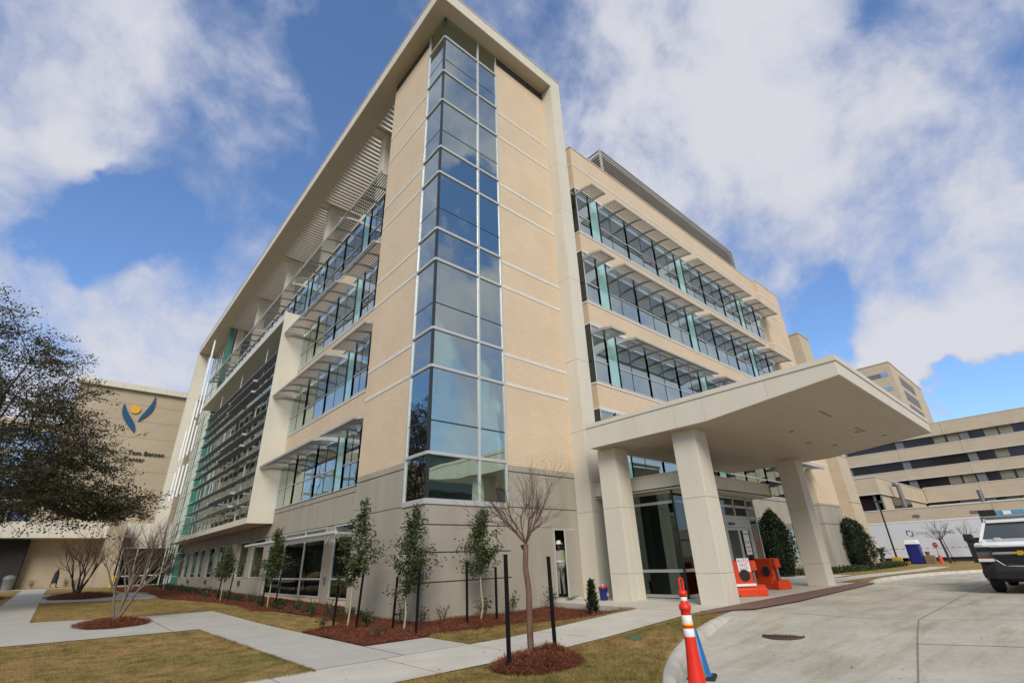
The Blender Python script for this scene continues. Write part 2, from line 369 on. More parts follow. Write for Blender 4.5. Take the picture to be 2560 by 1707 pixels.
def dup(root, loc, rz, label, group=None):
    r_ = root.copy(); COL.objects.link(r_); r_.location = loc; r_.rotation_euler = (0, 0, rz); r_['label'] = label
    if group: r_['group'] = group
    for ch in list(root.children):
        c_ = ch.copy(); COL.objects.link(c_); c_.parent = r_
        for g_ in list(ch.children):
            d_ = g_.copy(); COL.objects.link(d_); d_.parent = c_
    return r_

# ------------------------------------------------------------------ terrain
def S(t):
    t = np.clip(t, 0, 1); return t * t * (3 - 2 * t)
def G(x, y):
    return 0.18 * S((np.asarray(x, float) + 1) / 6) - 0.2 * S((np.asarray(x, float) - 18) / 22) + 0.0105 * np.clip(np.asarray(y, float) - 4, 0, 60)
def GL(x, y):   # lawn and beds dip beside the raised porch slab
    x = np.asarray(x, float); y = np.asarray(y, float)
    return G(x, y) - 0.15 * S((x - 0.8) / 2.6) * S((y + 3.9) / 1.1) * (x < 5.4)
CURB_L = [(-6.2, -60), (-5.9, -18), (-5.0, -13.5), (-3.6, -10.8), (-2.5, -9.25), (-1.65, -8.45), (-.56, -7.85), (.57, -7.30), (1.6, -6.98), (2.7, -6.68), (3.9, -6.42), (5.2, -6.25)]
CURB_R = [(17.2, -6.0), (20.3, -5.5), (24.8, -5.55), (30.0, -6.0), (34, -7.0), (38, -8.4), (44, -10.2), (70, -14)]
def zdrive(x, y):
    x = np.asarray(x, float); y = np.asarray(y, float)
    ramp = S((x - 2.9) / 2.1) * S((19.2 - x) / 2.0) * S((y + 9.2) / 2.5)
    return G(x, y) - 0.13 + 0.122 * ramp
def sheet(name, poly, zf, dz, m, step=1.0, kind='structure', parent=None, ex=(), ey=()):
    "flat polygon cut into a grid so that it follows the ground"
    me = bpy.data.meshes.new(name); bm = bmesh.new()
    f = bm.faces.new([bm.verts.new((x, y, 0)) for x, y in poly])
    f.normal_update()
    bmesh.ops.triangulate(bm, faces=bm.faces[:], ngon_method='EAR_CLIP')
    xs = [p[0] for p in poly]; ys = [p[1] for p in poly]
    def cuts(a, b):
        n = max(1, int((b - a) / step)); n = min(n, 60); return [a + (b - a) * i / n for i in range(1, n)]
    for axis, cs in ((0, cuts(min(xs), max(xs)) + list(ex)), (1, cuts(min(ys), max(ys)) + list(ey))):
        for cv in cs:
            co = [0, 0, 0]; co[axis] = cv; no = [0, 0, 0]; no[axis] = 1
            bmesh.ops.bisect_plane(bm, geom=bm.verts[:] + bm.edges[:] + bm.faces[:], plane_co=co, plane_no=no)
    for v in bm.verts: v.co.z = float(zf(v.co.x, v.co.y)) + dz
    bmesh.ops.recalc_face_normals(bm, faces=bm.faces)
    for fc in bm.faces:
        if fc.normal.z < 0: fc.normal_flip()
    bm.to_mesh(me); bm.free(); o = link(name, me, m, parent)
    if kind: o['kind'] = kind
    return o

# ------------------------------------------------------------------ ground, paths, driveway
rng = np.random.default_rng(7); random.seed(7)
struct(MB().add([(-1500, -1500, -.75), (1500, -1500, -.75), (1500, 1500, -.75), (-1500, 1500, -.75)], [(0, 1, 2, 3)]).build('ground', M_lawn))
FX = [-2 + .4 * i for i in range(21)]; FY = [-6 + .4 * i for i in range(18)]
sheet('lawn', [(-70, -60)] + [(x + .06, y + .0) for x, y in CURB_L] + [(5.3, -5.9), (17.1, -5.9)] + CURB_R + [(70, 70), (-70, 70)], GL, 0.0, M_lawn, 2.0, ex=FX, ey=FY)
sheet('driveway', CURB_L + [(17.1, -6.3)] + [(x, y - .2) for x, y in CURB_R] + [(70, -60)], zdrive, 0.0, M_drive, 1.6, ex=[4 + .5 * i for i in range(28)], ey=[-10 + .5 * i for i in range(9)])
def strip(name, pts, w, zf, dz, m, parent=None):
    mb = MB()
    for a, b in zip(pts[:-1], pts[1:]):
        d = Vector((b[0] - a[0], b[1] - a[1])); n = max(1, int(d.length / .8)); nn = Vector((-d.y, d.x)).normalized() * w / 2
        for i in range(n):
            p = Vector(a) + d * (i / n); q = Vector(a) + d * ((i + 1) / n)
            P = [(p.x + nn.x, p.y + nn.y), (p.x - nn.x, p.y - nn.y), (q.x - nn.x, q.y - nn.y), (q.x + nn.x, q.y + nn.y)]
            mb.add([(x, y, float(zf(x, y)) + dz) for x, y in P], [(0, 1, 2, 3)])
    return mb.build(name, m, parent)
M_joint = mat('joint_filler', (.21, .195, .165), .9, .2, 3, 0)
for pts in ([(5.4, -7.3), (6.4, -9.7), (7.6, -12.2), (9.8, -17)], [(-4.5, -11.6), (6.3, -9.68), (16, -9.4), (30, -9.7)], [(3.2, -10.2), (4.4, -14)], [(16.5, -6.6), (17.5, -20)]):
    struct(strip('expansion_joint', pts, .022, zdrive, .005, M_joint))
# kerbs: rounded upstand swept along the lawn edge
def kerb(name, pts, taper=(False, False)):
    mb = MB(); P = [Vector((x, y)) for x, y in pts]; rings = []
    # densify
    Q = []
    for a, b in zip(P[:-1], P[1:]):
        n = max(1, int((b - a).length / .45))
        Q += [a.lerp(b, i / n) for i in range(n)]
    Q.append(P[-1])
    for it in range(3): Q = [Q[0]] + [(Q[i - 1] + Q[i] * 2 + Q[i + 1]) / 4 for i in range(1, len(Q) - 1)] + [Q[-1]]
    prof = [(-.14, -.2), (-.02, -.012), (.0, .0), (.02, .012), (.10, .018), (.15, .005), (.19, -.05), (.21, -.115), (.25, -.14), (.26, -.3)]
    L = [0]
    for a, b in zip(Q[:-1], Q[1:]): L.append(L[-1] + (b - a).length)
    for i, p in enumerate(Q):
        d = (Q[min(i + 1, len(Q) - 1)] - Q[max(i - 1, 0)]).normalized(); n = Vector((d.y, -d.x))
        k = 1.0
        if taper[1]: k = min(k, (L[-1] - L[i]) / 1.8)
        if taper[0]: k = min(k, L[i] / 1.8)
        k = float(S(k))
        ring = []
        for o, z in prof:
            q = p + n * o; b = float(G(q.x, q.y))
            zz = z if z < -.12 else -.13 + (z + .13) * k
            zd = float(zdrive(q.x, q.y))
            base = b + z if o <= .001 else (max(b + zz, zd + .003) if z > -.12 else zd - .04)
            ring.append((q.x, q.y, base))
        rings.append(ring)
    m = len(prof)
    mb.add([v for r_ in rings for v in r_], [(i * m + j, i * m + j + 1, (i + 1) * m + j + 1, (i + 1) * m + j) for i in range(len(rings) - 1) for j in range(m - 1)], True)
    return struct(mb.build(name, M_curb))
kerb('kerb', CURB_L, (False, True)); kerb('kerb', CURB_R, (True, False))
# front sidewalk: single slabs with open joints
sw = struct(MB().box(-1.3, -1.28, -5.0, -4.9, -.3, -.25).build('sidewalk', M_walk))
def slabs(x0, x1, y0, y1, n, m, parent, axis=0, dz=.014, zf=G, gap=.013):
    for i in range(n):
        a, b = i / n, (i + 1) / n
        if axis == 0: X0, X1, Y0, Y1 = x0 + (x1 - x0) * a + gap / 2, x0 + (x1 - x0) * b - gap / 2, y0, y1
        else: X0, X1, Y0, Y1 = x0, x1, y0 + (y1 - y0) * a + gap / 2, y0 + (y1 - y0) * b - gap / 2
        sheet('slab', [(X0, Y0), (X1, Y0), (X1, Y1), (X0, Y1)], zf, dz, m, .8, None, parent)
slabs(-1.3 - 1.85 * 16, -1.3, -5.72, -3.92, 16, M_walk, sw)
slabs(-1.3, 4.4, -5.72, -3.92, 3, M_walk, sw)
slabs(16.9, 42, -4.95, -3.7, 12, M_walk, sw)
gp = struct(MB().box(-3.0, -2.98, 0, .1, -.3, -.25).build('path', M_walk2))
slabs(-2.72, -1.27, -3.90, -2.33, 1, M_walk2, gp)
slabs(-4.3, -2.735, -3.90, 4.75, 5, M_walk2, gp, 1)
for poly in ([(-4.3, 4.76), (-2.73, 4.76), (-2.72, 10.95), (-4.9, 10.95), (-4.9, 4.76)], [(-4.92, 4.77), (-4.92, 10.95), (-7.97, 12.2), (-9.4, 12.2), (-9.4, 5.4)], [(-9.42, 5.4), (-9.42, 24.4), (-30, 24.4), (-30, 6.4)],
             [(-9.4, 12.22), (-7.97, 12.22), (-7.9, 25.3), (-9.4, 25.3)], [(-9.35, 25.32), (-7.9, 25.32), (-7.85, 37.4), (-9.35, 37.4)], [(-9.35, 37.42), (-7.85, 37.42), (-7.75, 51.4), (-9.35, 51.4)],
             [(-7.88, 25.3), (-4.7, 23.95), (-3.4, 23.2), (-2.4, 26), (-3.2, 32.6), (-7.84, 37.2)], [(-30, 51.42), (-2.0, 51.42), (-2.0, 54.2), (-30, 54.2)]):
    sheet('slab', poly, G, .014, M_walk2, 1.2, None, gp)
# porch slab (raised at its left end) and brown paver band
ps = MB(); POR = [(4.42, -4.12), (4.9, 0.3), (24, 0.3), (24, -3.6), (16.9, -3.72), (16.9, -5.68), (4.42, -5.72)]
po = sheet('porch_slab', POR, lambda x, y: .195 + .0 * x, .0, M_walk, 1.5, 'structure')
mb = MB()
for a, b in zip([POR[-1], POR[0], POR[1]][:-1], [POR[-1], POR[0], POR[1]][1:]): mb.add([(a[0], a[1], -.1), (b[0], b[1], -.1), (b[0], b[1], .195), (a[0], a[1], .195)], [(0, 1, 2, 3)])
mb.build('slab_edge', M_walk2, po)
sheet('paver_band', [(3.75, -6.02), (4.6, -5.74), (16.9, -5.70), (17.25, -6.2), (16.4, -6.42), (8.0, -6.72), (5.5, -6.6), (5.1, -6.3)], G, .022, M_paver, .7)

# ------------------------------------------------------------------ MAIN BUILDING
H = 4.27
SILL = [4.56 + H * k for k in range(4)]; HEAD = [z + 2.95 for z in SILL]
B = thing('medical_building', 'large tan brick medical building with a corner glass stair tower and white roof frame', 'building')
XL = .92; YW = 0.0
def FR(s, d, z): return (s, YW - d, z)          # front wing wall, s along x, d outwards
def FL(s, d, z): return (XL - d, s, z)          # left wall, s along y
def fbox(mb, F, s0, s1, d0, d1, z0, z1):
    a = F(s0, d0, z0); b = F(s1, d1, z1); mb.box(a[0], b[0], a[1], b[1], a[2], b[2])
# --- stair tower glazing
TZ = [3.176, 4.612, 7.509, 8.92, 11.78, 13.197, 16.05, 17.459, 20.30, 22.24, 24.69, 26.17]
GW, GL_ = 3.17, 1.30
fr = MB(); drk = MB()
for z in TZ[:-1]:
    hh = .05 if z > 3.3 else .08
    fr.box(-.035, GW + .04, -.06, .02, z - hh, z + hh); fr.box(-.06, .02, .021, GL_ + .04, z - hh, z + hh)
fr.box(GW - .03, GW + .045, -.055, .06, 3.1, 26.18); fr.box(-.055, .06, GL_ - .03, GL_ + .045, 3.1, 26.18)
fr.box(1.955, 2.035, -.055, .02, 3.1, 26.18)
drk.box(-.03, .055, -.03, .055, 3.1, 26.18)
MID = [(TZ[1] + 1.15), TZ[3 - 1 + 0] , ]
for a, b in ((4.612, 7.509), (8.92, 11.78), (13.197, 16.05), (17.459, 20.30), (22.24, 24.69)):
    zm = a + (b - a) * .36; drk.box(.06, GW - .03, -.012, .02, zm - .022, zm + .022); drk.box(-.012, .02, .06, GL_ - .03, zm - .022, zm + .022)
tf = fr.build('curtain_wall', M_alu, B, .006)
drk.build('mullion', M_dark, tf)
for a, b in zip(TZ[:-1], TZ[1:]):
    MB().box(.056, 1.955, -.006, .012, a + .05, b - .05).build('pane', M_glassT, tf)
    MB().box(2.035, GW - .03, -.006, .012, a + .05, b - .05).build('pane', M_glassT, tf)
    MB().box(-.006, .012, .056, GL_ - .03, a + .05, b - .05).build('pane', M_glassT, tf)
# --- stairs seen behind the tower glass
MB().box(.1, 3.3, 3.4, 3.5, 2.9, 26.2).box(3.25, 3.35, .6, 3.4, 2.9, 26.2).box(.05, .12, 1.36, 3.4, 2.9, 26.2).build('stairwell_wall', M_int, B)
MB().box(.1, 3.2, .1, 3.4, 26.25, 26.3).build('stairwell_ceiling', M_int, B)
M_rail = mat('white_stair_rail', (.66, .68, .64), .5, .03, 2, 0)
for k in range(5):
    z = 5.75 + H * k + (.25 if k == 4 else 0)
    st = MB().box(.25, 3.2, .75, 1.0, z - .38, z).box(.25, 3.2, 1.0, 2.2, z - .2, z - .02).build('stair_landing', M_int, B)
    rl = MB().box(.3, 2.2, .80, .84, z + 1.02, z + 1.07).box(.3, 2.2, .80, .84, z + .1, z + .13)
    for i in range(14): rl.box(.3 + i * .14, .325 + i * .14, .81, .83, z + .1, z + 1.03)
    rl.box(.85, .89, .80, .84, z, z + 1.07)
    rl.build('railing', M_rail, st)
    fl = MB()
    for sgn, zz in ((1, z), (-1, z)):
        for i in range(11):
            y0 = 1.1 + i * .2; zs = zz + sgn * (i + 1) * .19
            x0 = .4 if sgn > 0 else 1.75
            fl.box(x0, x0 + 1.2, y0, y0 + .28, zs - .19 - (.15 if sgn > 0 else 0), zs)
    for i in range(12):
        y0 = 1.0 + i * .19; fl.tube((1.68, y0, z + i * .19), (1.68, y0, z + i * .19 + 1.0), .012, n=5)
    fl.tube((1.68, 1.0, z + 1.0), (1.68, 3.2, z + 3.2), .025, n=6)
    fl.build('stair_flight', M_rail, st)
# --- tower brick faces and their pale stone bands, single blocks
TW_L, TW_R, BTOP = 4.95, 7.02, 25.62
MB().box(GW + .045, TW_R, 0.0, .3, 4.53, BTOP).build('brick_wall', M_brick, B)
MB().box(0.0, .3, GL_ + .045, TW_L, 4.53, BTOP).build('brick_wall', M_brick, B)
MB().box(.3, XL, TW_L - .3, TW_L, .0, BTOP).build('brick_wall', M_brick, B)
band_z = [7.49, 8.70, 11.76, 12.98, 16.03, 17.25, 20.30, 21.95]
for z in band_z:
    xs = [GW + .05, 3.75, 4.6, 5.35, 6.05, TW_R - .01]
    for a, b in zip(xs[:-1], xs[1:]): MB().box(a + .006, b - .006, -.018, .05, z, z + .13).build('stone_block', M_stone, B)
    ys = [GL_ + .05, 1.95, 2.85, 3.75, TW_L - .01]
    for a, b in zip(ys[:-1], ys[1:]): MB().box(-.018, .05, a + .006, b - .006, z, z + .13).build('stone_block', M_stone, B)
M_cler = mat('dark_clerestory', (.05, .052, .045), .35, .1, 1, 0)
MB().box(GW + .05, TW_R, .02, .06, BTOP, 26.19).build('clerestory', M_cler, B); MB().box(.02, .06, GL_ + .05, TW_L, BTOP, 26.19).build('clerestory', M_cler, B)
MB().box(5.6, 5.63, .0, .02, BTOP, 26.19).build('mullion', M_dark, B)
# --- concrete base panels with recessed joints
J = .014
def panel(x0, x1, y0, y1, z0, z1, m=M_conc, bev=.008): return MB().box(x0, x1, y0, y1, z0, z1).build('concrete_panel', m, B, bev)
for a, b in ((-.35, .98), (1.01, 1.755), (1.785, 2.505), (2.535, 3.10)):
    panel(0.0, 3.28, -.02, .3, a, b); panel(-.012, .3, .302, 1.50, a, b)
panel(3.30, 5.30, .012, .3, -.35, 3.13 - J); panel(5.301, 6.40, .012, .3, 2.46, 3.13 - J); panel(6.401, 7.02, .012, .3, -.35, 3.13 - J)
panel(GW + .13, 7.02, .012, .3, 3.13 + J, 4.30); panel(GW + .05, 7.02, -.004, .3, 4.33, 4.526)
panel(.012, .3, 1.53, TW_L, -.35, 3.13 - J); panel(.012, .3, 1.45, TW_L, 3.13 + J, 4.30); panel(-.004, .3, 1.36, TW_L, 4.33, 4.526)
panel(.31, XL, TW_L - .3, TW_L + .01, -.35, 4.526)
MB().box(.06, 5.31, .05, .28, -.3, 4.5).box(6.39, 7, .05, .28, -.3, 4.5).box(5.31, 6.39, .05, .28, 2.47, 4.5).box(.06, .28, .3, TW_L - .1, -.3, 4.5).build('joint_backing', M_joint, B)
# --- the open door in the base
dfr = MB().box(5.30, 5.36, -.03, .3, .2, 2.46).box(6.34, 6.40, -.03, .3, .2, 2.46).box(5.28, 6.42, -.035, .3, 2.42, 2.475).box(5.28, 6.42, -.15, .3, .12, .265)
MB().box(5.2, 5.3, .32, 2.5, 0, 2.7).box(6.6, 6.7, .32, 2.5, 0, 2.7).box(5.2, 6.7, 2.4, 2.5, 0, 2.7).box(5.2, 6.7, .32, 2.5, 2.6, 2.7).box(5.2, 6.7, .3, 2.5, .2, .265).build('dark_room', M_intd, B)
dd_ = dfr.build('door_frame', M_doorpaint, B)
ang = R(-157.5); dx, dy = math.cos(ang), math.sin(ang)
hx0, hy0 = 6.33, -.045; ex_, ey_ = hx0 + dx * .98, hy0 + dy * .98; nx_, ny_ = -dy * .045, dx * .045
dl = MB().hexa([(hx0, hy0, .29), (ex_, ey_, .29), (ex_ + nx_, ey_ + ny_, .29), (hx0 + nx_, hy0 + ny_, .29), (hx0, hy0, 2.41), (ex_, ey_, 2.41), (ex_ + nx_, ey_ + ny_, 2.41), (hx0 + nx_, hy0 + ny_, 2.41)]).build('door', M_doorpaint, B, .004)
hm = MB()
for z in (.5, 1.35, 2.2): hm.tube((hx0 + .0, hy0 - .012, z - .06), (hx0 + .0, hy0 - .012, z + .06), .012, n=6)
hm.build('hinge', M_steel, dl)
# --- white roof frame: slab, fascia panels, pilasters
RX, RY, RZ, RT, RL = -.786, -.721, 26.2, 26.95, 53.4
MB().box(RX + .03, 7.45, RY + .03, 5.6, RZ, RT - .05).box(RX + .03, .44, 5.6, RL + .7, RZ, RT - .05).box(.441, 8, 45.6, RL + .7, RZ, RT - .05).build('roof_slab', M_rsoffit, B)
def fascia(x0, x1, y0, y1, z0, z1): return MB().box(x0, x1, y0, y1, z0, z1).build('fascia_panel', M_cream, B, .008)
n = 3
for i in range(n):
    a, b = RX + (7.478 - RX) * i / n, RX + (7.478 - RX) * (i + 1) / n; fascia(a + (.004 if i else 0), b - .004, RY, RY + .06, RZ - .012, RT)
for i in range(17):
    a, b = RY + .061 + (RL + .75 - RY) * i / 17, RY + .061 + (RL + .75 - RY) * (i + 1) / 17; fascia(RX, RX + .06, a + .004, b - .004, RZ - .012, RT)
MB().box(RX - .03, 7.51, RY - .03, RY + .1, RT, RT + .06).box(RX - .03, RX + .1, RY + .101, RL + .78, RT, RT + .06).build('roof_coping', M_cream, B)
zs = [-.1, 3.03, 6.11, 9.19, 14.24 - .97, 17.32, 20.4, 23.4, RZ - .014]
for a, b in zip(zs[:-1], zs[1:]): MB().box(6.72, 7.478, RY, .6, a + .004, b - .004).build('pilaster_panel', M_cream, B, .008)
MB().box(7.02, 7.46, .28, 3.0, 0, 26.2).build('tower_side', M_cream, B)
for i in range(9):
    a, b = .2 + 26 * i / 9, .2 + 26 * (i + 1) / 9; MB().box(RX, .34, RL, RL + .75, a + .005, b - .005).build('pilaster_panel', M_cream, B, .008)
# --- roof trellis with beams and columns over the terrace
for y in (8.3, 17.0, 25.85, 34.6, 43.4):
    MB().box(.44, 9, y, y + .55, RZ + .02, RZ + .5).build('roof_beam', M_cream, B, .01)
    if y > 0: MB().box(1.12, 1.85, y - .05, y + .68, 20.6, RZ + .02).build('terrace_column', M_cream, B, .01)
prev = 5.62
slat_me = None
for y0, y1 in ((5.62, 8.3), (8.85, 17.0), (17.55, 25.85), (26.4, 34.6), (35.15, 43.4), (43.95, 45.58)):
    n = max(1, int(round((y1 - y0) / .34)))
    for i in range(n):
        y = y0 + (y1 - y0) * (i + .5) / n
        if slat_me is None:
            o = MB().extr([(-.07, .02), (-.03, .0), (.06, .0), (.09, .05), (.10, .36), (.03, .36), (-.02, .12), (-.07, .08)], lambda p, q: (.45, p, RZ + .02 + q), lambda p, q: (8.5, p, RZ + .02 + q)).build('trellis_slat', M_cream, B); slat_me = o.data
        else:
            o = bpy.data.objects.new('trellis_slat', slat_me); COL.objects.link(o); o.parent = B
        o.location = (0, y, 0)
# --- window module shared by both facades
def window(F, s0, s1, sill, head, mid=None, teal=False, corner=False, blind=0.0, name='window', glass=None):
    g = glass or M_glass
    mb = MB(); w = .035
    for s in (s0, s1): fbox(mb, F, s - w, s + w, -.05, .05, sill, head)
    fbox(mb, F, s0 + w, s1 - w, -.05, .045, sill, sill + .06); fbox(mb, F, s0 + w, s1 - w, -.05, .045, head - .07, head)
    tz = sill + 1.06
    if not teal: fbox(mb, F, s0 + w, s1 - w, -.05, .045, tz - .03, tz + .03)
    o = mb.build(name, M_alu, B)
    if teal:
        p = MB(); fbox(p, F, s0 + w, s1 - w, -.03, .02, sill + .06, head - .07); p.build('teal_panel', M_teal, o); return o
    ss = [s0, s1]
    if mid is not None:
        ss = [s0, mid, s1]; dk = MB(); fbox(dk, F, mid - .016, mid + .016, -.03, .02, sill + .06, tz - .03); fbox(dk, F, mid - .016, mid + .016, -.03, .02, tz + .03, head - .07); dk.build('mullion', M_dark, o)
    for a, b in zip(ss[:-1], ss[1:]):
        for za, zb in ((sill + .06, tz - .03), (tz + .03, head - .07)):
            p = MB(); fbox(p, F, a + .026, b - .026, -.012, .006, za, zb); p.build('pane', g, o)
    if blind:
        p = MB(); fbox(p, F, s0 + .06, s1 - .06, -.22, -.2, head - .07 - blind, head - .07); p.build('blind', M_blind, o)
    return o
_slat = {}
def sunshade(F, s0, s1, sill, ribs, key):
    "arched arms and ribs carrying thin slats; tip 1.2 m out"
    d1 = 1.22
    def zc(d): t = d / d1; return sill + 2.45 - .17 * t + .075 * (1 - (2 * t - 1) ** 2)
    mb = MB()
    def arm(s, w, h0, h1, mb=mb):
        prev = None
        for i in range(9):
            d = .06 + (d1 - .06) * i / 8; t = i / 8; h = h0 + (h1 - h0) * t
            cur = [(s - w, d, zc(d) - h), (s + w, d, zc(d) - h), (s + w, d, zc(d) + .03), (s - w, d, zc(d) + .03)]
            if prev: mb.hexa([F(*prev[0]), F(*prev[1]), F(*cur[1]), F(*cur[0]), F(*prev[3]), F(*prev[2]), F(*cur[2]), F(*cur[3])])
            prev = cur
    arm(s0 + .03, .03, .16, .07); arm(s1 - .03, .03, .16, .07)
    fbox(mb, F, s0, s1, d1 - .02, d1 + .05, zc(d1) - .05, zc(d1) + .05)
    for s in ribs: fbox(mb, F, s - .012, s + .012, .05, .35, sill + 2.2, sill + 2.3)
    o = mb.build('sunshade', M_alud, B)
    for s in ribs: rb_ = MB(); arm(s, .022, .11, .05, rb_); rb_.build('rib', M_rib_, o)
    for i in range(9):
        d = .15 + (d1 - .2) * i / 8.6; p = MB()
        P = []
        for s in (s0 + .06, s1 - .06):
            P.append([F(s, d - .026, zc(d) - .03), F(s, d + .026, zc(d) - .035), F(s, d + .026, zc(d) - .012), F(s, d - .026, zc(d) - .007)])
        p.hexa([P[0][0], P[0][1], P[1][1], P[1][0], P[0][3], P[0][2], P[1][2], P[1][3]]); p.build('slat', M_slat_, o)
    return o
MUL = [8.80, 9.86, 10.68, 13.3, 16.32, 18.88, 19.75, 22.3, 25.28, 27.85, 28.67, 31.13, 32.35]
MIDS = {(10.68, 13.3): 11.78, (13.3, 16.32): 14.8, (16.32, 18.88): 17.8, (19.75, 22.3): 20.85, (22.3, 25.28): 23.78, (25.28, 27.85): 26.75, (28.67, 31.13): 29.75}
random.seed(3)
for k, (zs_, zh) in enumerate(zip(SILL, HEAD)):
    for a, b in zip(MUL[:-1], MUL[1:]):
        teal = (a, b) in ((9.86, 10.68), (18.88, 19.75), (27.85, 28.67))
        window(FR, a, b, zs_, zh, MIDS.get((a, b)), teal, blind=0 if teal else random.choice((0, 0, .5, 1.2, 2.0)))
    # glass return at the free corner beside the roof frame
    c_ = MB().box(8.76, 8.83, -.03, .04, zs_, zh).box(8.77, 8.82, .04, 1.5, zs_, zs_ + .06).box(8.77, 8.82, .04, 1.5, zs_ + 1.03, zs_ + 1.09).box(8.77, 8.82, .04, 1.5, zh - .06, zh).build('corner_window', M_dark, B)
    MB().box(8.785, 8.80, .05, 1.5, zs_ + .06, zh - .06).build('pane', M_glass, c_)
    SH = [(8.72, 9.87, []), (10.69, 18.92, [11.78, 13.3, 14.8, 16.32, 17.8]), (19.78, 27.94, [20.85, 22.3, 23.78, 25.28, 26.75]), (28.72, 32.9, [29.75, 31.13])]
    for s0, s1, rb in SH: sunshade(FR, s0, s1, zs_, rb, 'R')
    ML = [7.05, 8.65, 9.50, 12.11, 15.12, 17.72]
    if k == 3: ML = [7.05, 8.65, 9.50, 12.11, 15.12, 17.72, 18.55, 21.2, 24.2, 26.9, 27.75, 30.4, 33.4, 36.0, 36.85, 39.5, 42.3]
    for a, b in zip(ML[:-1], ML[1:]):
        teal = (b - a) < .9
        window(FL, a, b, zs_, zh, None if teal else (a + b) / 2 + .02, teal, blind=0 if teal else random.choice((0, 0, .4, 1.0)))
    window(FL, 5.0, 7.05, zs_, zh, 6.0)
    sunshade(FL, 9.50, 17.62, zs_, [10.8, 12.11, 13.6, 15.12, 16.4], 'L'); sunshade(FL, 5.02, 8.62, zs_, [6.2, 7.4], 'L')
    if k == 3:
        for s0 in (18.5, 27.7, 36.8): sunshade(FL, s0 + .06, s0 + 9.0 if s0 < 36 else 43.6, zs_, [s0 + 1.35 * i for i in range(1, 6)], 'L')
# --- spandrels, sills and heads on the wing
levels = [(HEAD[k], SILL[k + 1]) for k in range(3)]
for z0, z1 in levels:
    MB().box(8.80, 32.87, .0, .35, z0 + .12, z1 - .12).box(8.80, 9.2, .351, 1.5, z0 + .12, z1 - .12).build('brick_wall', M_brick, B)
    MB().box(XL, XL + .3, TW_L, 17.9, z0 + .02, z1 - .10).build('brick_wall', M_brick, B)
    n = 16
    for zz, hh in ((z0, .118), (z1 - .118, .118)):
        for i in range(n):
            a, b = 8.775 + (32.87 - 8.775) * i / n, 8.775 + (32.87 - 8.775) * (i + 1) / n
            MB().box(a + (.006 if i else 0), b - .006, -.03, .3, zz, zz + hh).build('stone_block', M_stone, B)
        MB().box(8.775, 9.1, .301, 1.5, zz, zz + hh).build('stone_block', M_stone, B)
    for i in range(9):
        a, b = TW_L + .02 + (17.85 - TW_L) * i / 9, TW_L + .02 + (17.85 - TW_L) * (i + 1) / 9
        MB().box(XL - .035, XL + .25, a, b - .008, z1 - .10, z1 - .002).build('stone_block', M_stone, B)
PAR = 23.42
MB().box(8.80, 32.87, .0, .4, HEAD[3] + .12, PAR).box(8.80, 9.2, .401, 14, HEAD[3] + .12, PAR).build('brick_wall', M_brick, B)
for i in range(16):
    a, b = 8.775 + (32.87 - 8.775) * i / 16, 8.775 + (32.87 - 8.775) * (i + 1) / 16
    MB().box(a + (.006 if i else 0), b - .006, -.03, .3, HEAD[3], HEAD[3] + .118).build('stone_block', M_stone, B)
    MB().box(a + (.006 if i else 0), b - .006, -.018, .05, 22.06, 22.18).build('stone_block', M_stone, B)
MB().box(8.782, 8.9, .05, 1.5, 22.06, 22.18).build('stone_block', M_stone, B)
MB().box(8.76, 32.9, -.04, .45, PAR, PAR + .06).box(8.76, 9.25, .451, 14, PAR, PAR + .06).build('parapet_coping', M_stone, B)
MB().box(XL, XL + .3, TW_L, 45.5, HEAD[3], 20.75).build('terrace_parapet', M_cream, B)
rr = MB().tube((-.32, 4.96, 19.72), (-.32, 43.5, 19.72), .045, n=8)
for i in range(28): rr.tube((-.30, 5.4 + i * 1.38, 19.58), (-.30, 5.4 + i * 1.38, 19.72), .02, n=5)
rr.build('shade_rail', M_alud, B)
MB().box(1.3, 32.5, .5, 45, 20.4, 20.6).build('roof_terrace', M_louv, B)
# floors and back walls behind the glass
for k in range(-1, 4):
    z0 = HEAD[k] + .02 if k >= 0 else .1
    zf = (SILL[k] - .02) if k >= 0 else .1
    MB().box(9.25, 32.6, .4, 6.2, (HEAD[k] if k >= 0 else 3.2) + .02, (SILL[k + 1] if k < 3 else 20.5) - .02).box(XL + .35, 5, 5.1, 45.2, (HEAD[k] if k >= 0 else 3.3) + .02, (SILL[k + 1] if k < 3 else 20.5) - .02).build('floor_slab', M_int, B)
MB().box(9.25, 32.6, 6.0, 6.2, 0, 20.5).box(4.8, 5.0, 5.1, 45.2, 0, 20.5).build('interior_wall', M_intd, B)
for k in range(4):
    for i in range(6):
        MB().box(10.5 + i * 3.7, 11.0 + i * 3.7, 2.6, 3.1, SILL[k] - .1, HEAD[k]).build('interior_column', M_int, B)
# concrete below the wing and ground floor glazing
panel(8.80, 15.5, .012, .3, 3.15, 4.36); panel(15.53, 22.9, .012, .3, 3.15, 4.36); panel(22.93, 32.87, .012, .3, 3.15, 4.36)
panel(8.775, 32.87, -.03, .3, 4.38, 4.555); panel(8.776, 9.1, .301, 1.5, 3.15, 4.55)
panel(13.75, 22.2, .012, .3, .2, 3.13); panel(22.6, 23.35, .012, .3, .1, 3.13); panel(23.38, 32.87, .012, .3, .1, 1.02); panel(29.5, 32.87, .012, .3, 1.04, 3.13)
for a, b, m_ in ((23.4, 25.9, 24.6), (25.9, 29.4, 27.5)): window(FR, a, b, 1.06, 3.13, m_)
MB().box(7.03, 8.8, 1.4, 1.6, 0, 23.4).build('recess_wall', M_brick, B)
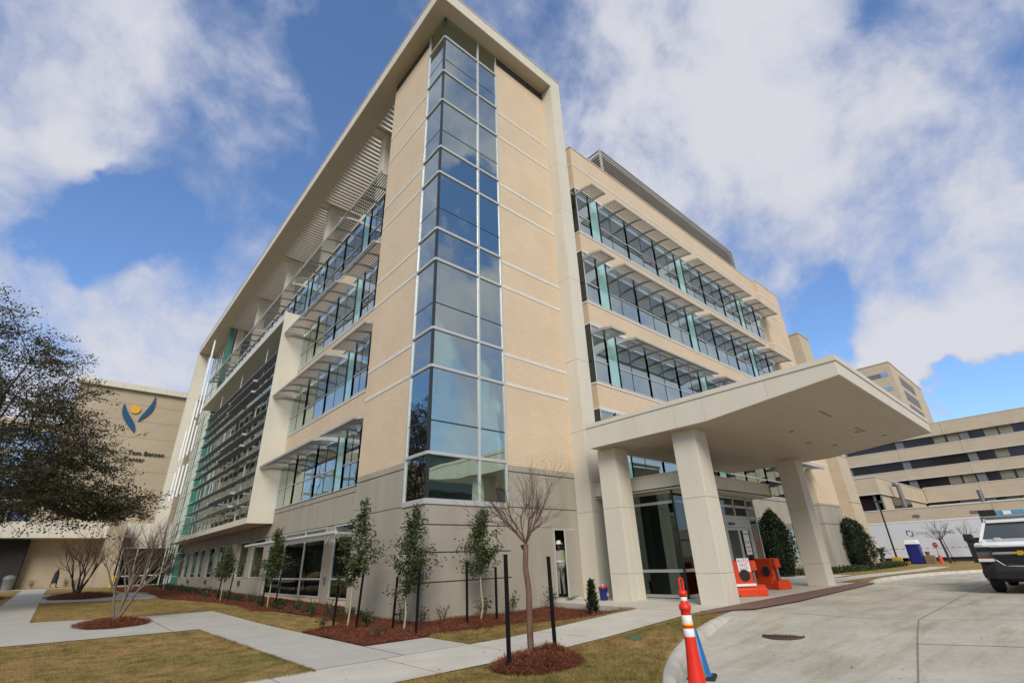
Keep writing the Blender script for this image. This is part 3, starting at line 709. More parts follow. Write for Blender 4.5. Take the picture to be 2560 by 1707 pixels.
# --- concrete and glazing of the left ground floor
for a, b in ((TW_L + .01, 9.4), (9.43, 13.6), (13.63, 17.95)): panel(XL + .0, XL + .3, a, b, 3.14, 4.30)
panel(XL - .018, XL + .3, TW_L + .01, 17.95, 4.32, 4.53)
panel(XL, XL + .3, 8.83, 9.75, -.3, 3.11)
panel(XL, XL + .3, 17.75, 18.65, -.3, 3.11); panel(XL, XL + .3, 18.67, 44.2, -.3, 1.04); panel(XL, XL + .3, 17.98, 44.2, 3.14, 3.80)
MB().box(XL + .03, XL + .3, TW_L, 8.82, -.3, .30).box(XL + .03, XL + .3, 9.76, 17.74, -.3, .30).build('brick_plinth', M_brick, B)
def tallwin(s0, s1, mids):
    mb = MB()
    for s in [s0, *mids, s1]: fbox(mb, FL, s - .035, s + .035, -.1, .0, .3, 3.12)
    for z in (.34, 1.03, 2.62, 3.08): fbox(mb, FL, s0 + .036, s1 - .036, -.1, -.003, z - .035, z + .035)
    o = mb.build('window', M_alu, B)
    ss = [s0, *mids, s1]
    for a, b in zip(ss[:-1], ss[1:]):
        for za, zb in ((.375, .995), (1.065, 2.585), (2.655, 3.045)):
            p = MB(); fbox(p, FL, a + .036, b - .036, -.06, -.045, za, zb); p.build('pane', M_glassd, o)
    return o
tallwin(7.0 - 2.0, 8.80, [6.9]); tallwin(9.79, 17.7, [12.3, 15.15])
ys = [18.77, 20.92, 21.87, 23.94, 24.70, 26.8, 27.6, 29.7, 30.5, 32.62, 34.1, 35.7, 36.6, 38.7, 39.6, 41.6, 42.4, 44.1]
for i in range(0, len(ys) - 1, 2):
    a, b = ys[i], ys[i + 1]
    mb = MB()
    for s in (a, b): fbox(mb, FL, s - .03, s + .03, -.14, -.04, 1.05, 3.12)
    for z in (1.08, 3.09): fbox(mb, FL, a + .03, b - .03, -.14, -.043, z - .03, z + .03)
    o = mb.build('window', M_alu, B); p = MB(); fbox(p, FL, a + .03, b - .03, -.11, -.095, 1.11, 3.06); p.build('pane', M_glassd, o)
    if i % 4 == 0: p = MB(); fbox(p, FL, a + .1, b - .1, -.35, -.33, 1.1, 3.05); p.build('blind', M_blind, o)
    if i + 2 < len(ys): panel(XL, XL + .3, b + .035, ys[i + 2] - .035, 1.06, 3.12)
for s in (22.4, 31.5, 38.0):
    mb = MB(); fbox(mb, FL, s - .1, s + .1, -.005, .12, .66, .92); mb.build('wall_light', M_iron, B)
mb = MB(); fbox(mb, FL, 9.15, 9.32, -.005, .06, .85, 1.12); mb.build('wall_outlet', M_steel, B)
# long pipe-like sun shade over the ground floor windows
ps_ = MB(); ps_.tube((-.55, 5.05, 2.60), (-.55, 16.6, 2.60), .07, n=10)
for s in (5.5, 7.3, 9.3, 12.1, 14.6, 16.3): ps_.box(-.56, XL - .02, s - .02, s + .02, 2.56, 2.64)
o = ps_.build('entrance_shade', M_alu, B)
for i in range(7): MB().box(-.42 + i * .18, -.34 + i * .18, 5.05, 16.5, 2.57, 2.60).build('slat', M_alud, o)
# --- projecting white box with grey fins
bx0, by0, by1, bz0, bz1 = -.45, 17.72, 43.0, 3.82, 16.98
MB().box(bx0, XL, by0, by0 + .16, bz0, bz1).build('bay_jamb', M_cream, B, .012)
for i in range(6):
    a, b = by0 + .161 + (by1 - by0 - .16) * i / 6, by0 + .161 + (by1 - by0 - .16) * (i + 1) / 6
    MB().box(bx0, XL, a, b - .004, 16.42, bz1).build('bay_head', M_cream, B, .008)
    MB().box(bx0, XL, a, b - .004, bz0, 4.14).build('bay_sill', M_cream, B, .008)
cw = MB()
nb = 17
cy = [by0 + .2 + (43.2 - by0 - .2) * i / nb for i in range(nb + 1)]
for s in cy: fbox(cw, FL, s - .03, s + .03, -.05, .04, 4.14, 16.42)
cz = [4.18, 5.55, 7.5, 8.83, 10.0, 11.77, 13.1, 14.3, 16.38]
for z in cz: fbox(cw, FL, by0 + .17, 43.2, -.05, .03, z - .03, z + .03)
cwo = cw.build('curtain_wall', M_alu, B)
for a, b in zip(cy[:-1], cy[1:]):
    for za, zb in zip(cz[:-1], cz[1:]):
        p = MB(); fbox(p, FL, a + .03, b - .03, -.012, .004, za + .03, zb - .03); p.build('pane', M_glassbox, cwo)
for k in range(3):
    for i in range(nb):
        if (i * 7 + k * 3) % 5 == 0: continue
        z1_ = HEAD[k]; ln = (1.7, 2.3, 2.9)[(i + k) % 3]
        p = MB(); fbox(p, FL, cy[i] + .06, cy[i + 1] - .06, -.3, -.28, z1_ - ln, z1_); p.build('blind', M_blindt, B)
for z in (7.5, 11.77, 16.0): MB().box(XL + .25, XL + .3, by0 + .2, 43.2, z - .1, z + 1.3 if z < 15 else 16.4).build('spandrel_panel', M_fin, B)
FIN = []
for z in (14.45, 11.88, 10.6, 8.08, 6.8): FIN.append((z, [(17.9, 39.3, 0)]))
for z in (13.55, 12.75, 9.74, 8.98, 5.95, 5.15): FIN.append((z, [(17.9, 22.6, 0), (22.6, 29.3, .2), (29.3, 39.3, 0)]))
for z, pcs in FIN:
    for a, b, e in pcs:
        o = MB().hexa([(-.30 - e, a, z - .03), (.14, a, z + .02), (.14, b, z + .02), (-.30 - e, b, z - .03), (-.30 - e, a, z + .03), (.14, a, z + .08), (.14, b, z + .08), (-.30 - e, b, z + .03)]).build('horizontal_fin', M_fin, B)
        for s in ([a + .02, b - .02] if e else []): MB().box(-.34 - e, .9, s - .03, s + .03, z - .05, z + .09).build('bracket', M_alu, o)
for s in (22.6, 29.3, 36):
    MB().box(-.02, .04, s - .03, s + .03, 4.2, 16.3).build('fin_post', M_alu, B)
# --- tall glazed end bay with white vertical tubes
ec = MB(); ey = [43.3 + i * 1.43 for i in range(8)]
for s in ey: fbox(ec, FL, s - .03, s + .03, -.05, .05, .45, 26.2)
ez = [.5, 1.2, 3.1, 4.6, 6.2, 7.5, 8.9, 10.4, 11.8, 13.2, 14.7, 16.2, 17.5, 19.0, 20.6, 22.2, 24.0, 26.15]
for z in ez: fbox(ec, FL, 43.25, 53.35, -.05, .04, z - .03, z + .03)
eco = ec.build('curtain_wall', M_alu, B)
for i, (a, b) in enumerate(zip(ey[:-1], ey[1:])):
    for za, zb in zip(ez[:-1], ez[1:]):
        p = MB(); fbox(p, FL, a + .03, b - .03, -.012, .004, za + .03, zb - .03); p.build('pane', M_teald if i == 0 else M_glass, eco)
for za, zb in zip(ez[:-1], ez[1:]): MB().box(.40, XL - .06, 43.12, 43.17, za + .03, zb - .03).build('teal_panel', M_teald, B)
MB().box(XL + .4, 5, 43.3, 53.3, 20.4, 20.6).box(3, 3.2, 43.3, 53.3, 0, 26.2).build('interior_wall', M_intd, B)
for y, z0, z1 in ((51.0, 12.6, 16.0), (48.8, 12.5, 18.9), (46.6, 12.5, 16.2), (44.3, 12.5, 15.1), (46.6, 16.5, 25.6), (44.4, 16.4, 19.8),
                  (51.2, 8.4, 11.4), (49.0, 8.4, 11.6), (46.8, 8.4, 11.5), (44.5, 8.4, 11.3)):
    MB().tube((-.30, y, z0), (-.30, y, z1), .10, n=10).build('vertical_fin', M_white, B)
# --- lift tower at the far right end of the wing, penthouse louvers on the roof
MB().box(32.87, 37.4, -.28, 4, 4.53, 23.4).build('brick_wall', M_brick, B)
for z in (7.49, 8.70, 11.76, 12.98, 16.03, 17.25, 20.3, 22.06):
    for i in range(4): MB().box(32.86 + i * 1.13, 32.86 + (i + 1) * 1.13 - .01, -.30, .0, z, z + .13).build('stone_block', M_stone, B)
panel(32.88, 37.4, -.27, 3.9, 3.14, 4.5); panel(32.88, 37.4, -.27, 3.9, -.3, 3.11); panel(32.86, 37.42, -.30, 3.95, 4.40, 4.54)
MB().box(32.84, 37.44, -.32, 4.1, 23.4, 23.46).build('parapet_coping', M_stone, B)
MB().box(37.41, 42, 1.4, 6, -.2, 17.5).build('brick_wall', M_brick, B)
PX0, PX1, PY, PZ0, PZ1 = 14.2, 34.5, 1.5, 23.4, 28.1
MB().box(PX0 + .25, PX1 - .25, PY + .25, PY + 8, PZ0 - 2.5, PZ1 - .1).build('penthouse', M_louv, B)
pf = MB()
for x in (PX0, PX1 - .14): pf.box(x, x + .14, PY, PY + .14, PZ0 - 2, PZ1)
pf.box(PX0, PX1, PY, PY + .12, PZ1, PZ1 + .1).box(PX0, PX0 + .12, PY + .121, PY + 8, PZ1, PZ1 + .1); pf.build('louver_frame', M_louv, B)
for i in range(20):
    z = PZ1 - .25 - i * .26
    MB().hexa([(PX0 + .14, PY, z - .06), (PX1 - .14, PY, z - .06), (PX1 - .14, PY + .16, z + .06), (PX0 + .14, PY + .16, z + .06), (PX0 + .14, PY, z - .02), (PX1 - .14, PY, z - .02), (PX1 - .14, PY + .16, z + .10), (PX0 + .14, PY + .16, z + .10)]).build('louver_blade', M_louv, B)
    MB().hexa([(PX0, PY + .14, z - .06), (PX0 + .16, PY + .14, z + .06), (PX0 + .16, PY + 8, z + .06), (PX0, PY + 8, z - .06), (PX0, PY + .14, z - .02), (PX0 + .16, PY + .14, z + .10), (PX0 + .16, PY + 8, z + .10), (PX0, PY + 8, z - .02)]).build('louver_blade', M_louv, B)
# --- glazed entrance vestibule
VX0, VX1, VY = 7.5, 13.7, -3.65
MB().box(7.0, 13.9, -4.4, .0, 3.52, 3.56).box(7.3, 13.6, -4.1, .0, 3.95, 3.98).build('vestibule_roof', M_cream, B)
for a, b in ((7.0, 9.3), (9.3, 11.6), (11.6, 13.9)): MB().box(a + .003, b - .003, -4.4, -4.34, 3.49, 3.97).build('fascia_panel', M_cream, B, .008)
for a, b in ((-4.338, -2.2), (-2.2, -.1)): [MB().box(x_, x_ + .06, a + .003, b - .003, 3.49, 3.97).build('fascia_panel', M_cream, B, .008) for x_ in (7.0, 13.84)]
MB().box(6.97, 13.93, -4.43, -4.33, 3.97, 4.02).box(6.97, 7.07, -4.329, -.1, 3.97, 4.02).build('roof_coping', M_cream, B)
vf = MB()
for z in (.26, 1.0, 3.13, 3.46):
    h = .045
    vf.box(VX0 - .03, VX0 + .03, VY + .03, -.6, z - h, z + h); vf.box(VX0 + .03, 10.7, VY - .03, VY + .03, z - h, z + h)
vf.box(VX0 - .03, VX0 + .03, -.63, -.55, .2, 3.5); vf.box(10.66, 10.76, VY - .03, VY + .03, .2, 3.5)
for z in (2.74, 3.13, 3.46): vf.box(10.76, 13.7, VY - .03, VY + .03, z - .045, z + .045)
for x in (11.86, 12.95, 13.66): vf.box(x - .04, x + .04, VY - .03, VY + .03, 2.785 if x < 12.9 else .2, 3.5)
vfo = vf.build('curtain_wall', M_alu, B)
MB().box(VX0 - .02, VX0 + .03, VY - .02, VY + .03, .2, 3.5).build('mullion', M_dark, vfo)
for za, zb in ((.3, .955), (1.045, 3.085), (3.175, 3.415)):
    for a, b in ((VY + .04, -.64),): MB().box(VX0 - .008, VX0 + .008, a, b, za, zb).build('pane', M_glassd, vfo)
    MB().box(VX0 + .04, 10.66, VY - .008, VY + .008, za, zb).build('pane', M_glassd, vfo)
for a, b in ((10.77, 11.82), (11.9, 12.91)):
    for za, zb in ((2.785, 3.085), (3.175, 3.415)): MB().box(a, b, VY - .008, VY + .008, za, zb).build('pane', M_glassd, vfo)
MB().box(12.995, 13.62, VY - .008, VY + .008, .25, 3.1).build('pane', M_glassd, vfo)
MB().box(13.66, 13.7, VY + .03, 0, .2, 3.5).build('side_wall', M_conc, B)
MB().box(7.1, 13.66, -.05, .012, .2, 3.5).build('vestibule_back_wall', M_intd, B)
for x in (8.4, 9.35): MB().box(x, x + .35, -1.2, -.9, .2, 3.5).build('interior_column', M_int, B)
MB().box(9.8, 10.0, -2.6, -2.4, .2, 3.4).build('interior_column', M_teal, B)
MB().box(7.6, 13.6, VY + .1, -.1, 3.40, 3.48).build('vestibule_ceiling', M_int, B)
MB().box(8.0, 8.9, -2.4, -1.7, .2, .9).build('reception_desk', M_intd, B)
MB().box(7.46, 7.56, -.55, -.05, .2, 3.5).build('side_wall', M_cream, B)
MB().box(10.78, 12.93, VY - .05, VY + .05, 2.36, 2.70).box(10.78, 10.88, VY - .05, VY + .05, .2, 2.36).box(12.83, 12.93, VY - .05, VY + .05, .2, 2.36).build('door_header', M_alu, B)
MB().box(11.1, 11.45, VY - .12, VY - .05, 2.44, 2.52).build('door_sensor', M_dark, B)
for a, b in ((10.89, 11.85), (11.86, 12.82)):
    d_ = MB().box(a, a + .07, VY - .03, VY + .02, .21, 2.35).box(b - .07, b, VY - .03, VY + .02, .21, 2.35).box(a + .07, b - .07, VY - .03, VY + .02, 2.25, 2.35).box(a + .07, b - .07, VY - .03, VY + .02, .21, .34).box(a + .07, b - .07, VY - .03, VY + .02, .94, 1.06).build('sliding_door', M_alu, B)
    MB().box(a + .07, b - .07, VY - .008, VY + .006, .34, .94).build('pane', M_glassd, d_); MB().box(a + .07, b - .07, VY - .008, VY + .006, 1.06, 2.25).build('pane', M_glassd, d_)

# ------------------------------------------------------------------ entrance canopy on square columns
CN = thing('entrance_canopy', 'cream drive-through entrance canopy with a flat roof on tall square columns', 'canopy', (0, 0, 0))
CX0, CX1, CY0, CY1 = 5.45, 16.0, -9.95, -1.92
zt, zb = 5.72, 5.0; KY = -6.35
def soff(y): return zb if y > KY else zb + (KY - y) / (KY - CY0) * .36
v = [(CX0 + .03, CY1 - .0, zb), (CX1 - .03, CY1, zb), (CX1 - .03, KY, zb), (CX0 + .03, KY, zb), (CX0 + .03, CY0 + .03, soff(CY0)), (CX1 - .03, CY0 + .03, soff(CY0)),
     (CX0 + .03, CY1, zt - .05), (CX1 - .03, CY1, zt - .05), (CX1 - .03, CY0 + .03, zt - .05), (CX0 + .03, CY0 + .03, zt - .05)]
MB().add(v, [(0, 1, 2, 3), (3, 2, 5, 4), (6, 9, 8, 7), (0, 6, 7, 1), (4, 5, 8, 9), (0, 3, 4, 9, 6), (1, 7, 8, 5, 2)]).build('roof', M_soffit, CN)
def cfas(P): return MB().hexa(P).build('fascia_panel', M_cream, CN, .006)
ysx = [CY1, -3.9, -5.4, KY, -8.2, CY0 + .001]
for a, b in zip(ysx[:-1], ysx[1:]):
    for x0, x1 in ((CX0, CX0 + .05), (CX1 - .05, CX1)):
        cfas([(x0, a - .003, soff(a) - .01), (x1, a - .003, soff(a) - .01), (x1, b + .003, soff(b) - .01), (x0, b + .003, soff(b) - .01), (x0, a - .003, zt), (x1, a - .003, zt), (x1, b + .003, zt), (x0, b + .003, zt)])
for i in range(4):
    a, b = CX0 + .051 + (CX1 - CX0 - .102) * i / 4, CX0 + .051 + (CX1 - CX0 - .102) * (i + 1) / 4
    MB().box(a, b - .005, CY0, CY0 + .05, soff(CY0) - .01, zt).build('fascia_panel', M_cream, CN, .006)
MB().box(CX0 - .03, CX1 + .03, CY0 - .03, CY0 + .08, zt, zt + .14).box(CX0 - .03, CX0 + .08, CY0 + .081, CY1, zt, zt + .14).box(CX1 - .08, CX1 + .03, CY0 + .081, CY1, zt, zt + .14).box(CX0 - .03, CX1 + .03, CY1 + .001, CY1 + .08, zt, zt + .14).build('roof_coping', M_cream, CN)
M_slot = mat('linear_light_slot', (.22, .20, .17), .5, .1, 2, 0)
for x in (8.2, 11.6): MB().box(x, x + 1.1, -8.6, -8.52, soff(-8.6) - .006, soff(-8.6) + .02).build('light_slot', M_slot, CN)
for x, y in ((12.4, -8.4), (13.6, -7.3), (9.6, -7.2), (12.0, -6.9), (14.2, -8.8)): MB().lathe([(.09, -.012), (.10, .02)], 14, (x, y, soff(y))).build('downlight', M_slot, CN)
for (x0, y0), nm in zip(((6.0, -2.58), (5.88, -5.70), (14.62, -5.42)), 'ABC'):
    w = .76
    col = MB().box(x0 + .02, x0 + w - .02, y0 + .02, y0 + w - .02, .15, zb - .001).build('column', M_cream, CN)
    for a, b in ((.19, .966), (.972, 2.980), (2.986, zb - .002)):
        MB().box(x0, x0 + w / 2 - .003, y0, y0 + w, a, b).build('cladding_panel', M_cream, col, .012)
        MB().box(x0 + w / 2 + .003, x0 + w, y0, y0 + w, a, b).build('cladding_panel', M_cream, col, .012)

# ------------------------------------------------------------------ NEIGHBOURING BUILDINGS
M_brick3 = brick_mat('shaded_tan_brick', (.45, .37, .265), (.42, .345, .245), (.36, .295, .21), .4, .14)  # tan brick with the dimness of the shaded left wall mixed into its colours
M_void = mat('opening_shade', (.025, .025, .024), .9, .2, 1, 0)  # near-black colour stands in for the shade inside openings
LB = thing('tower_building', 'plain tan brick building with a blue leaf and gold disc emblem high on its wall', 'building', (0, 0, 0))
LY = 57.0
zs = [6.42, 8.3, 10.2, 12.1, 14.0, 15.9, 17.8, 19.7, 21.3]
for a, b in zip(zs[:-1], zs[1:]):
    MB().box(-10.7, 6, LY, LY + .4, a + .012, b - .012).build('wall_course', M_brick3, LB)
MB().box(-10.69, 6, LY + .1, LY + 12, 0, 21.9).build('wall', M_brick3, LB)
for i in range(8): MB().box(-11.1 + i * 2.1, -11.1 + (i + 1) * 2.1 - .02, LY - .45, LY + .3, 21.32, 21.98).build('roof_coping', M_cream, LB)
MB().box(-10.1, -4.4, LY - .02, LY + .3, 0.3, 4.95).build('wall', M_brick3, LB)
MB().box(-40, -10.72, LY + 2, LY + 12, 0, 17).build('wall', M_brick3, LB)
M_skyglass = glass_mat('blue_window_glass', (.35, .5, .6), .45)
for i in range(7):
    for j in range(4):
        x = -12.6 - i * 1.9; w_ = MB().box(x, x + 1.75, LY + 1.95, LY + 1.99, 6.5 + j * 2.4, 8.7 + j * 2.4).build('window', M_dark, LB)
        MB().box(x + .05, x + 1.70, LY + 1.92, LY + 1.94, 6.55 + j * 2.4, 8.65 + j * 2.4).build('pane', M_skyglass, w_)
for i in range(9):
    x = -32 + i * 3.3; MB().box(x, min(x + 3.28, -2.3), LY - 3, LY + .3, 4.95, 6.38).build('entrance_fascia', M_cream, LB)
MB().box(-2.28, 1.9, LY - 3.2, LY + .3, 3.9, 6.38).build('entrance_fascia', M_cream, LB)
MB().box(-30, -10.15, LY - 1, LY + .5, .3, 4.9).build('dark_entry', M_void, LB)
eg = MB()
for x in (-3.1, -1.9, -.7, .45): eg.box(x - .04, x + .04, 50.3, 50.4, .4, 3.9)
for z in (.5, 1.35, 3.85): eg.box(-3.1, .5, 50.31, 50.39, z - .05, z + .05)
ego = eg.build('entrance_glazing', M_alu, LB)
for a, b in ((-3.06, -1.94), (-1.86, -.74), (-.66, .41)):
    for za, zb in ((.55, 1.3), (1.4, 3.8)): MB().box(a, b, 50.34, 50.36, za, zb).build('pane', M_glassd, ego)
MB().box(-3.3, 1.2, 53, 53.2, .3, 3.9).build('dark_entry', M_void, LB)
MB().box(-4.5, -3.3, 50.2, 57, .3, 6.38).build('wall', M_brick3, LB)
# emblem and letters
def leafshape(pts, name, m):
    MB().extr(pts, lambda x, z: (x, LY - .16, z), lambda x, z: (x, LY - .02, z)).build(name, m, LB)
def bez(p0, p1, p2, p3, n=10): return [tuple(((1 - t) ** 3 * np.array(p0) + 3 * (1 - t) ** 2 * t * np.array(p1) + 3 * (1 - t) * t * t * np.array(p2) + t ** 3 * np.array(p3)).tolist()) for t in [i / n for i in range(n + 1)]]
leafshape(bez((-6.33, 19.65), (-6.6, 18.4), (-5.9, 17.6), (-4.70, 16.40)) + bez((-4.70, 16.40), (-4.45, 17.5), (-5.6, 18.0), (-6.33, 19.65))[1:-1], 'emblem_leaf', M_logoblue)
leafshape(bez((-4.62, 17.75), (-4.5, 18.9), (-3.9, 19.2), (-3.64, 20.98)) + bez((-3.64, 20.98), (-3.1, 19.2), (-3.9, 18.5), (-4.62, 17.75))[1:-1], 'emblem_leaf', M_logoblue)
leafshape([(-5.19 + .5 * math.cos(2 * math.pi * i / 28), 19.12 + .5 * math.sin(2 * math.pi * i / 28)) for i in range(28)], 'emblem_disc', M_logogold)
textmesh('lettering', 'Tom Benson', .68, .06, M_letter, LB, facing((-1.2, LY - .1, 14.15), (1, 0, 0), (0, 0, 1)), 'RIGHT')
textmesh('lettering', 'Center', .68, .06, M_letter, LB, facing((-2.98, LY - .1, 13.42), (1, 0, 0), (0, 0, 1)), 'RIGHT')

OH = thing('old_hospital', 'long low tan hospital building striped with rows of dark ribbon windows', 'building', (0, 0, 0))
HX = 100.0
M_sill = mat('pale_sill', (.60, .60, .55), .6, .05, 1, 0)
for z0, z1, y1 in ((18.42, 20.5, 16.5), (15.12, 16.95, 14.2), (11.85, 13.42, 14.2), (8.0, 10.24, 4.1), (5.0, 7.38, 4.1)):
    for i in range(7):
        a, b = -46 + (y1 + 46) * i / 7, -46 + (y1 + 46) * (i + 1) / 7
        MB().box(HX, HX + .6, a, b - .03, z0, z1).build('wall_band', M_brick2, OH)
    MB().box(HX - .05, HX + .7, -46, y1, z1 + .001, z1 + .09).build('band_sill', M_sill, OH)
    if z0 < 18: MB().box(HX - .04, HX + .55, -46, y1, z0 - .08, z0 - .001).build('band_sill', M_sill, OH)
MB().box(HX + 1.2, HX + 20, -46, 15.2, 0, 18.4).build('dark_core', M_intd, OH)
M_rib = mat('ribbon_glass', (.020, .014, .015), .12, .2, .3, 0, spec=.5)
M_dimblind = mat('dim_blind', (.20, .175, .13), .8, .12, 1, 0)
M_post = mat('grey_post', (.14, .15, .15), .6, .1, 1, 0)
for z0, z1 in ((16.95, 18.42), (13.42, 15.12), (10.24, 11.85), (7.38, 8.0)):
    for i in range(14):
        a = 15.2 - 4.4 * i; MB().box(HX + .5, HX + .6, a - 4.37, a, z0, z1).build('window', M_rib, OH)
    for i in range(7):
        y = 13.9 - 8.85 * i; MB().box(HX + .3, HX + .5, y - .55, y + .55, z0, z1).build('post', M_post, OH)
for z0, z1, l in ((16.95, 18.42, (.25, -1.6, -6.3, -8.1)), (10.24, 11.85, (.3, -1.5, -6.0, -7.9)), (13.42, 15.12, (-6.5, -10)), (7.38, 8.0, (0, -1.5, -5.5, -7.2))):
    for y in l: MB().box(HX + .46, HX + .49, y - 1.55, y, z1 - (z1 - z0) * .85, z1).build('blind', M_dimblind, OH)
MB().box(HX - .3, HX + 2, 14.3, 15.4, 5, 18.4).build('corner_glass', M_rib, OH)
AX, AY = 71.5, 4.11
MB().box(AX, AX + 28.4, AY, AY + .5, 7.86, 9.95).box(AX, AX + .5, AY + .501, 16, 7.86, 9.95).build('annex_wall', M_brick2, OH)
MB().box(AX - .08, AX + 28.4, AY - .08, AY + .5, 9.951, 10.05).build('band_sill', M_sill, OH); MB().box(AX - .08, AX + .5, AY + .51, 16, 9.951, 10.05).build('band_sill', M_sill, OH)
MB().box(AX - .06, AX + 28.4, AY - .06, AY + .5, 7.78, 7.859).build('band_sill', M_sill, OH); MB().box(AX - .06, AX + .5, AY + .51, 16, 7.78, 7.859).build('band_sill', M_sill, OH)
MB().box(AX + .5, AX + .7, AY + 1.1, 16, 5.6, 7.78).build('window', M_rib, OH)
MB().box(AX + .3, AX + .8, AY + .1, AY + 1.0, 5.6, 7.78).build('post', M_post, OH)
MB().box(AX + .3, AX + 28, AY + .2, AY + .7, 5.6, 7.78).build('annex_wall', M_brick2, OH)
for a, b in ((77.5, 82.5), (83, 88.5)): MB().box(a, b, AY + .12, AY + .19, 5.6, 7.7).build('window', M_rib, OH)
MB().box(AX + 1, AX + 28, AY + 1, 16, 5.6, 9.9).build('dark_core', M_intd, OH)
MB().box(AX - .2, AX + 30, AY + .6, 30, .0, 5.6).build('annex_wall', M_brick2, OH)
for i in range(7):
    MB().box(AX - .3, AX + .2, -42 + i * 7.2, -42 + (i + 1) * 7.2 - .03, -.3, 5.70).build('podium_wall', M_brick2, OH)
MB().box(AX - .36, AX + .26, -42, 8.3, 5.701, 5.80).build('band_sill', M_sill, OH)
for y in (-4.3, 1.2, -15): MB().box(AX - .36, AX - .3, y - .35, y + .35, 4.65, 4.95).build('wall_vent', M_steel, OH)
dc = MB(); dc.path([(AX + 6, AY - .4, 9.3), (AX + 6, AY - .8, 9.3), (AX + 6, AY - 1.0, 9.1), (AX + 6, AY - 1.0, 6.3)], .28, 10); dc.build('duct', M_steel, OH)
MB().tube((HX - 8, -3.5, 5), (HX - 8, -3.5, 8.6), .3, n=10).build('flue', M_steel, OH)
TX, TY = 115.0, 4.23
MB().box(TX, TX + 31, TY, TY + 24, 0, 37.1).box(TX - .1, TX + 31.1, TY - .1, TY + 24, 37.11, 37.3).build('tower_wall', M_brick2, OH)
for z0, z1 in ((33.3, 35.3), (30.0, 32.1), (26.8, 29.0)):
    for i in range(4): MB().box(121.2 + i * 3.4, 121.2 + i * 3.4 + 3.2, TY - .06, TY - .005, z0, z1).build('window', M_post, OH)
for y0, y1, z0, z1 in ((4.95, 6.2, 34.2, 35.1), (6.3, 8.6, 34.2, 35.1), (8.7, 10, 34.2, 35.1), (4.95, 6.7, 31.2, 32.0)):
    MB().box(TX - .06, TX - .005, y0, y1, z0, z1).build('window', M_skyglass if z1 < 33 or y0 < 6 else M_post, OH)
SB = thing('windowless_block', 'windowless tan brick block rising just behind the lift tower', 'building', (0, 0, 0))
MB().box(42, 44.8, .08, 9, -.3, 21.0).build('wall', M_brick2, SB); MB().box(41.95, 44.85, .03, 9.05, 21.0, 21.12).build('roof_coping', M_brick2, SB)
for z in (17, 13, 9, 5): MB().box(41.99, 44.81, .06, .3, z, z + .04).build('joint', M_joint, SB)

# parking deck across the street: only its mirror image shows, in the stair tower glass
PG = thing('parking_deck', 'dark parking deck across the street, seen mirrored in the stair tower glass', 'building', (0, 0, 0))
for k in range(4): MB().box(-8, 46, -58, -40, 2.8 + k * 3.1, 3.9 + k * 3.1).build('deck', M_cream if k < 2 else M_post, PG)
MB().box(-6, 44, -56.5, -41.5, -.5, 15).build('core', M_intd, PG)

# ------------------------------------------------------------------ PLANTS
def tubes(segs, n=5):
    segs = np.asarray(segs, float); p0, p1, r0, r1 = segs[:, :3], segs[:, 3:6], segs[:, 6], segs[:, 7]
    d = p1 - p0; L = np.linalg.norm(d, axis=1, keepdims=True); L[L == 0] = 1e-6; d = d / L
    ref = np.where(np.abs(d[:, 2:3]) < .9, np.array([[0, 0, 1.]]), np.array([[1., 0, 0]]))
    a = np.cross(d, ref); a /= np.linalg.norm(a, axis=1, keepdims=True); b = np.cross(d, a)
    V = []
    for p, r_ in ((p0, r0), (p1, r1)):
        for i in range(n):
            t = 2 * math.pi * i / n; V.append(p + (a * math.cos(t) + b * math.sin(t)) * r_[:, None])
    V = np.stack(V, 1).reshape(-1, 3); k = len(segs); base = np.arange(k)[:, None] * 2 * n
    F = np.concatenate([base + np.array([[i, (i + 1) % n, n + (i + 1) % n, n + i]]) for i in range(n)], 0)
    return V, F
def leaves(C, size, rg, asp=.45, up=0.0, droop=0.0):
    n = len(C); d = rg.normal(size=(n, 3)); d[:, 2] = d[:, 2] * .7 - droop; d /= np.linalg.norm(d, axis=1, keepdims=True)
    w = rg.normal(size=(n, 3)); w[:, 2] += up; w -= (w * d).sum(1, keepdims=True) * d; w /= np.linalg.norm(w, axis=1, keepdims=True)
    s_ = (size * rg.uniform(.6, 1.3, (n, 1))); e = d * s_; f = np.cross(d, w) * s_ * asp * .5
    V = np.stack([C, C + e * .5 + f, C + e, C + e * .5 - f], 1).reshape(-1, 3); F = np.arange(4 * n).reshape(-1, 4)
    return V, F
def grow(rg, p, d, L, r, depth, P, segs, tips):
    p = np.array(p, float); d = np.array(d, float); ns = P['ns']; r0 = r
    for i in range(ns):
        d = d + rg.normal(size=3) * P['wob'] + np.array([0, 0, P['up']]); d /= np.linalg.norm(d)
        q = p + d * L / ns; r1 = r0 - (r0 - r * P['tap']) / ns * (1 if i else 1) if False else r * (1 - (1 - P['tap']) * (i + 1) / ns)
        segs.append([*p, *q, r0, r1]); p = q; r0 = r1
        if depth > 0 and i >= P.get('side0', 1) and i < ns - 1 and rg.random() < P['side']:
            dd = d + rg.normal(size=3) * P['spread'] * 1.1; dd /= np.linalg.norm(dd); grow(rg, p, dd, L * P['lf'] * rg.uniform(.5, .9), r0 * .55, depth - 1, P, segs, tips)
    if depth == 0: tips.append(p); return
    n = rg.integers(P['n0'], P['n1'] + 1)
    for _ in range(n):
        dd = d + rg.normal(size=3) * P['spread']; dd /= np.linalg.norm(dd)
        grow(rg, p, dd, L * P['lf'] * rg.uniform(.75, 1.2), r0 * .72, depth - 1, P, segs, tips)
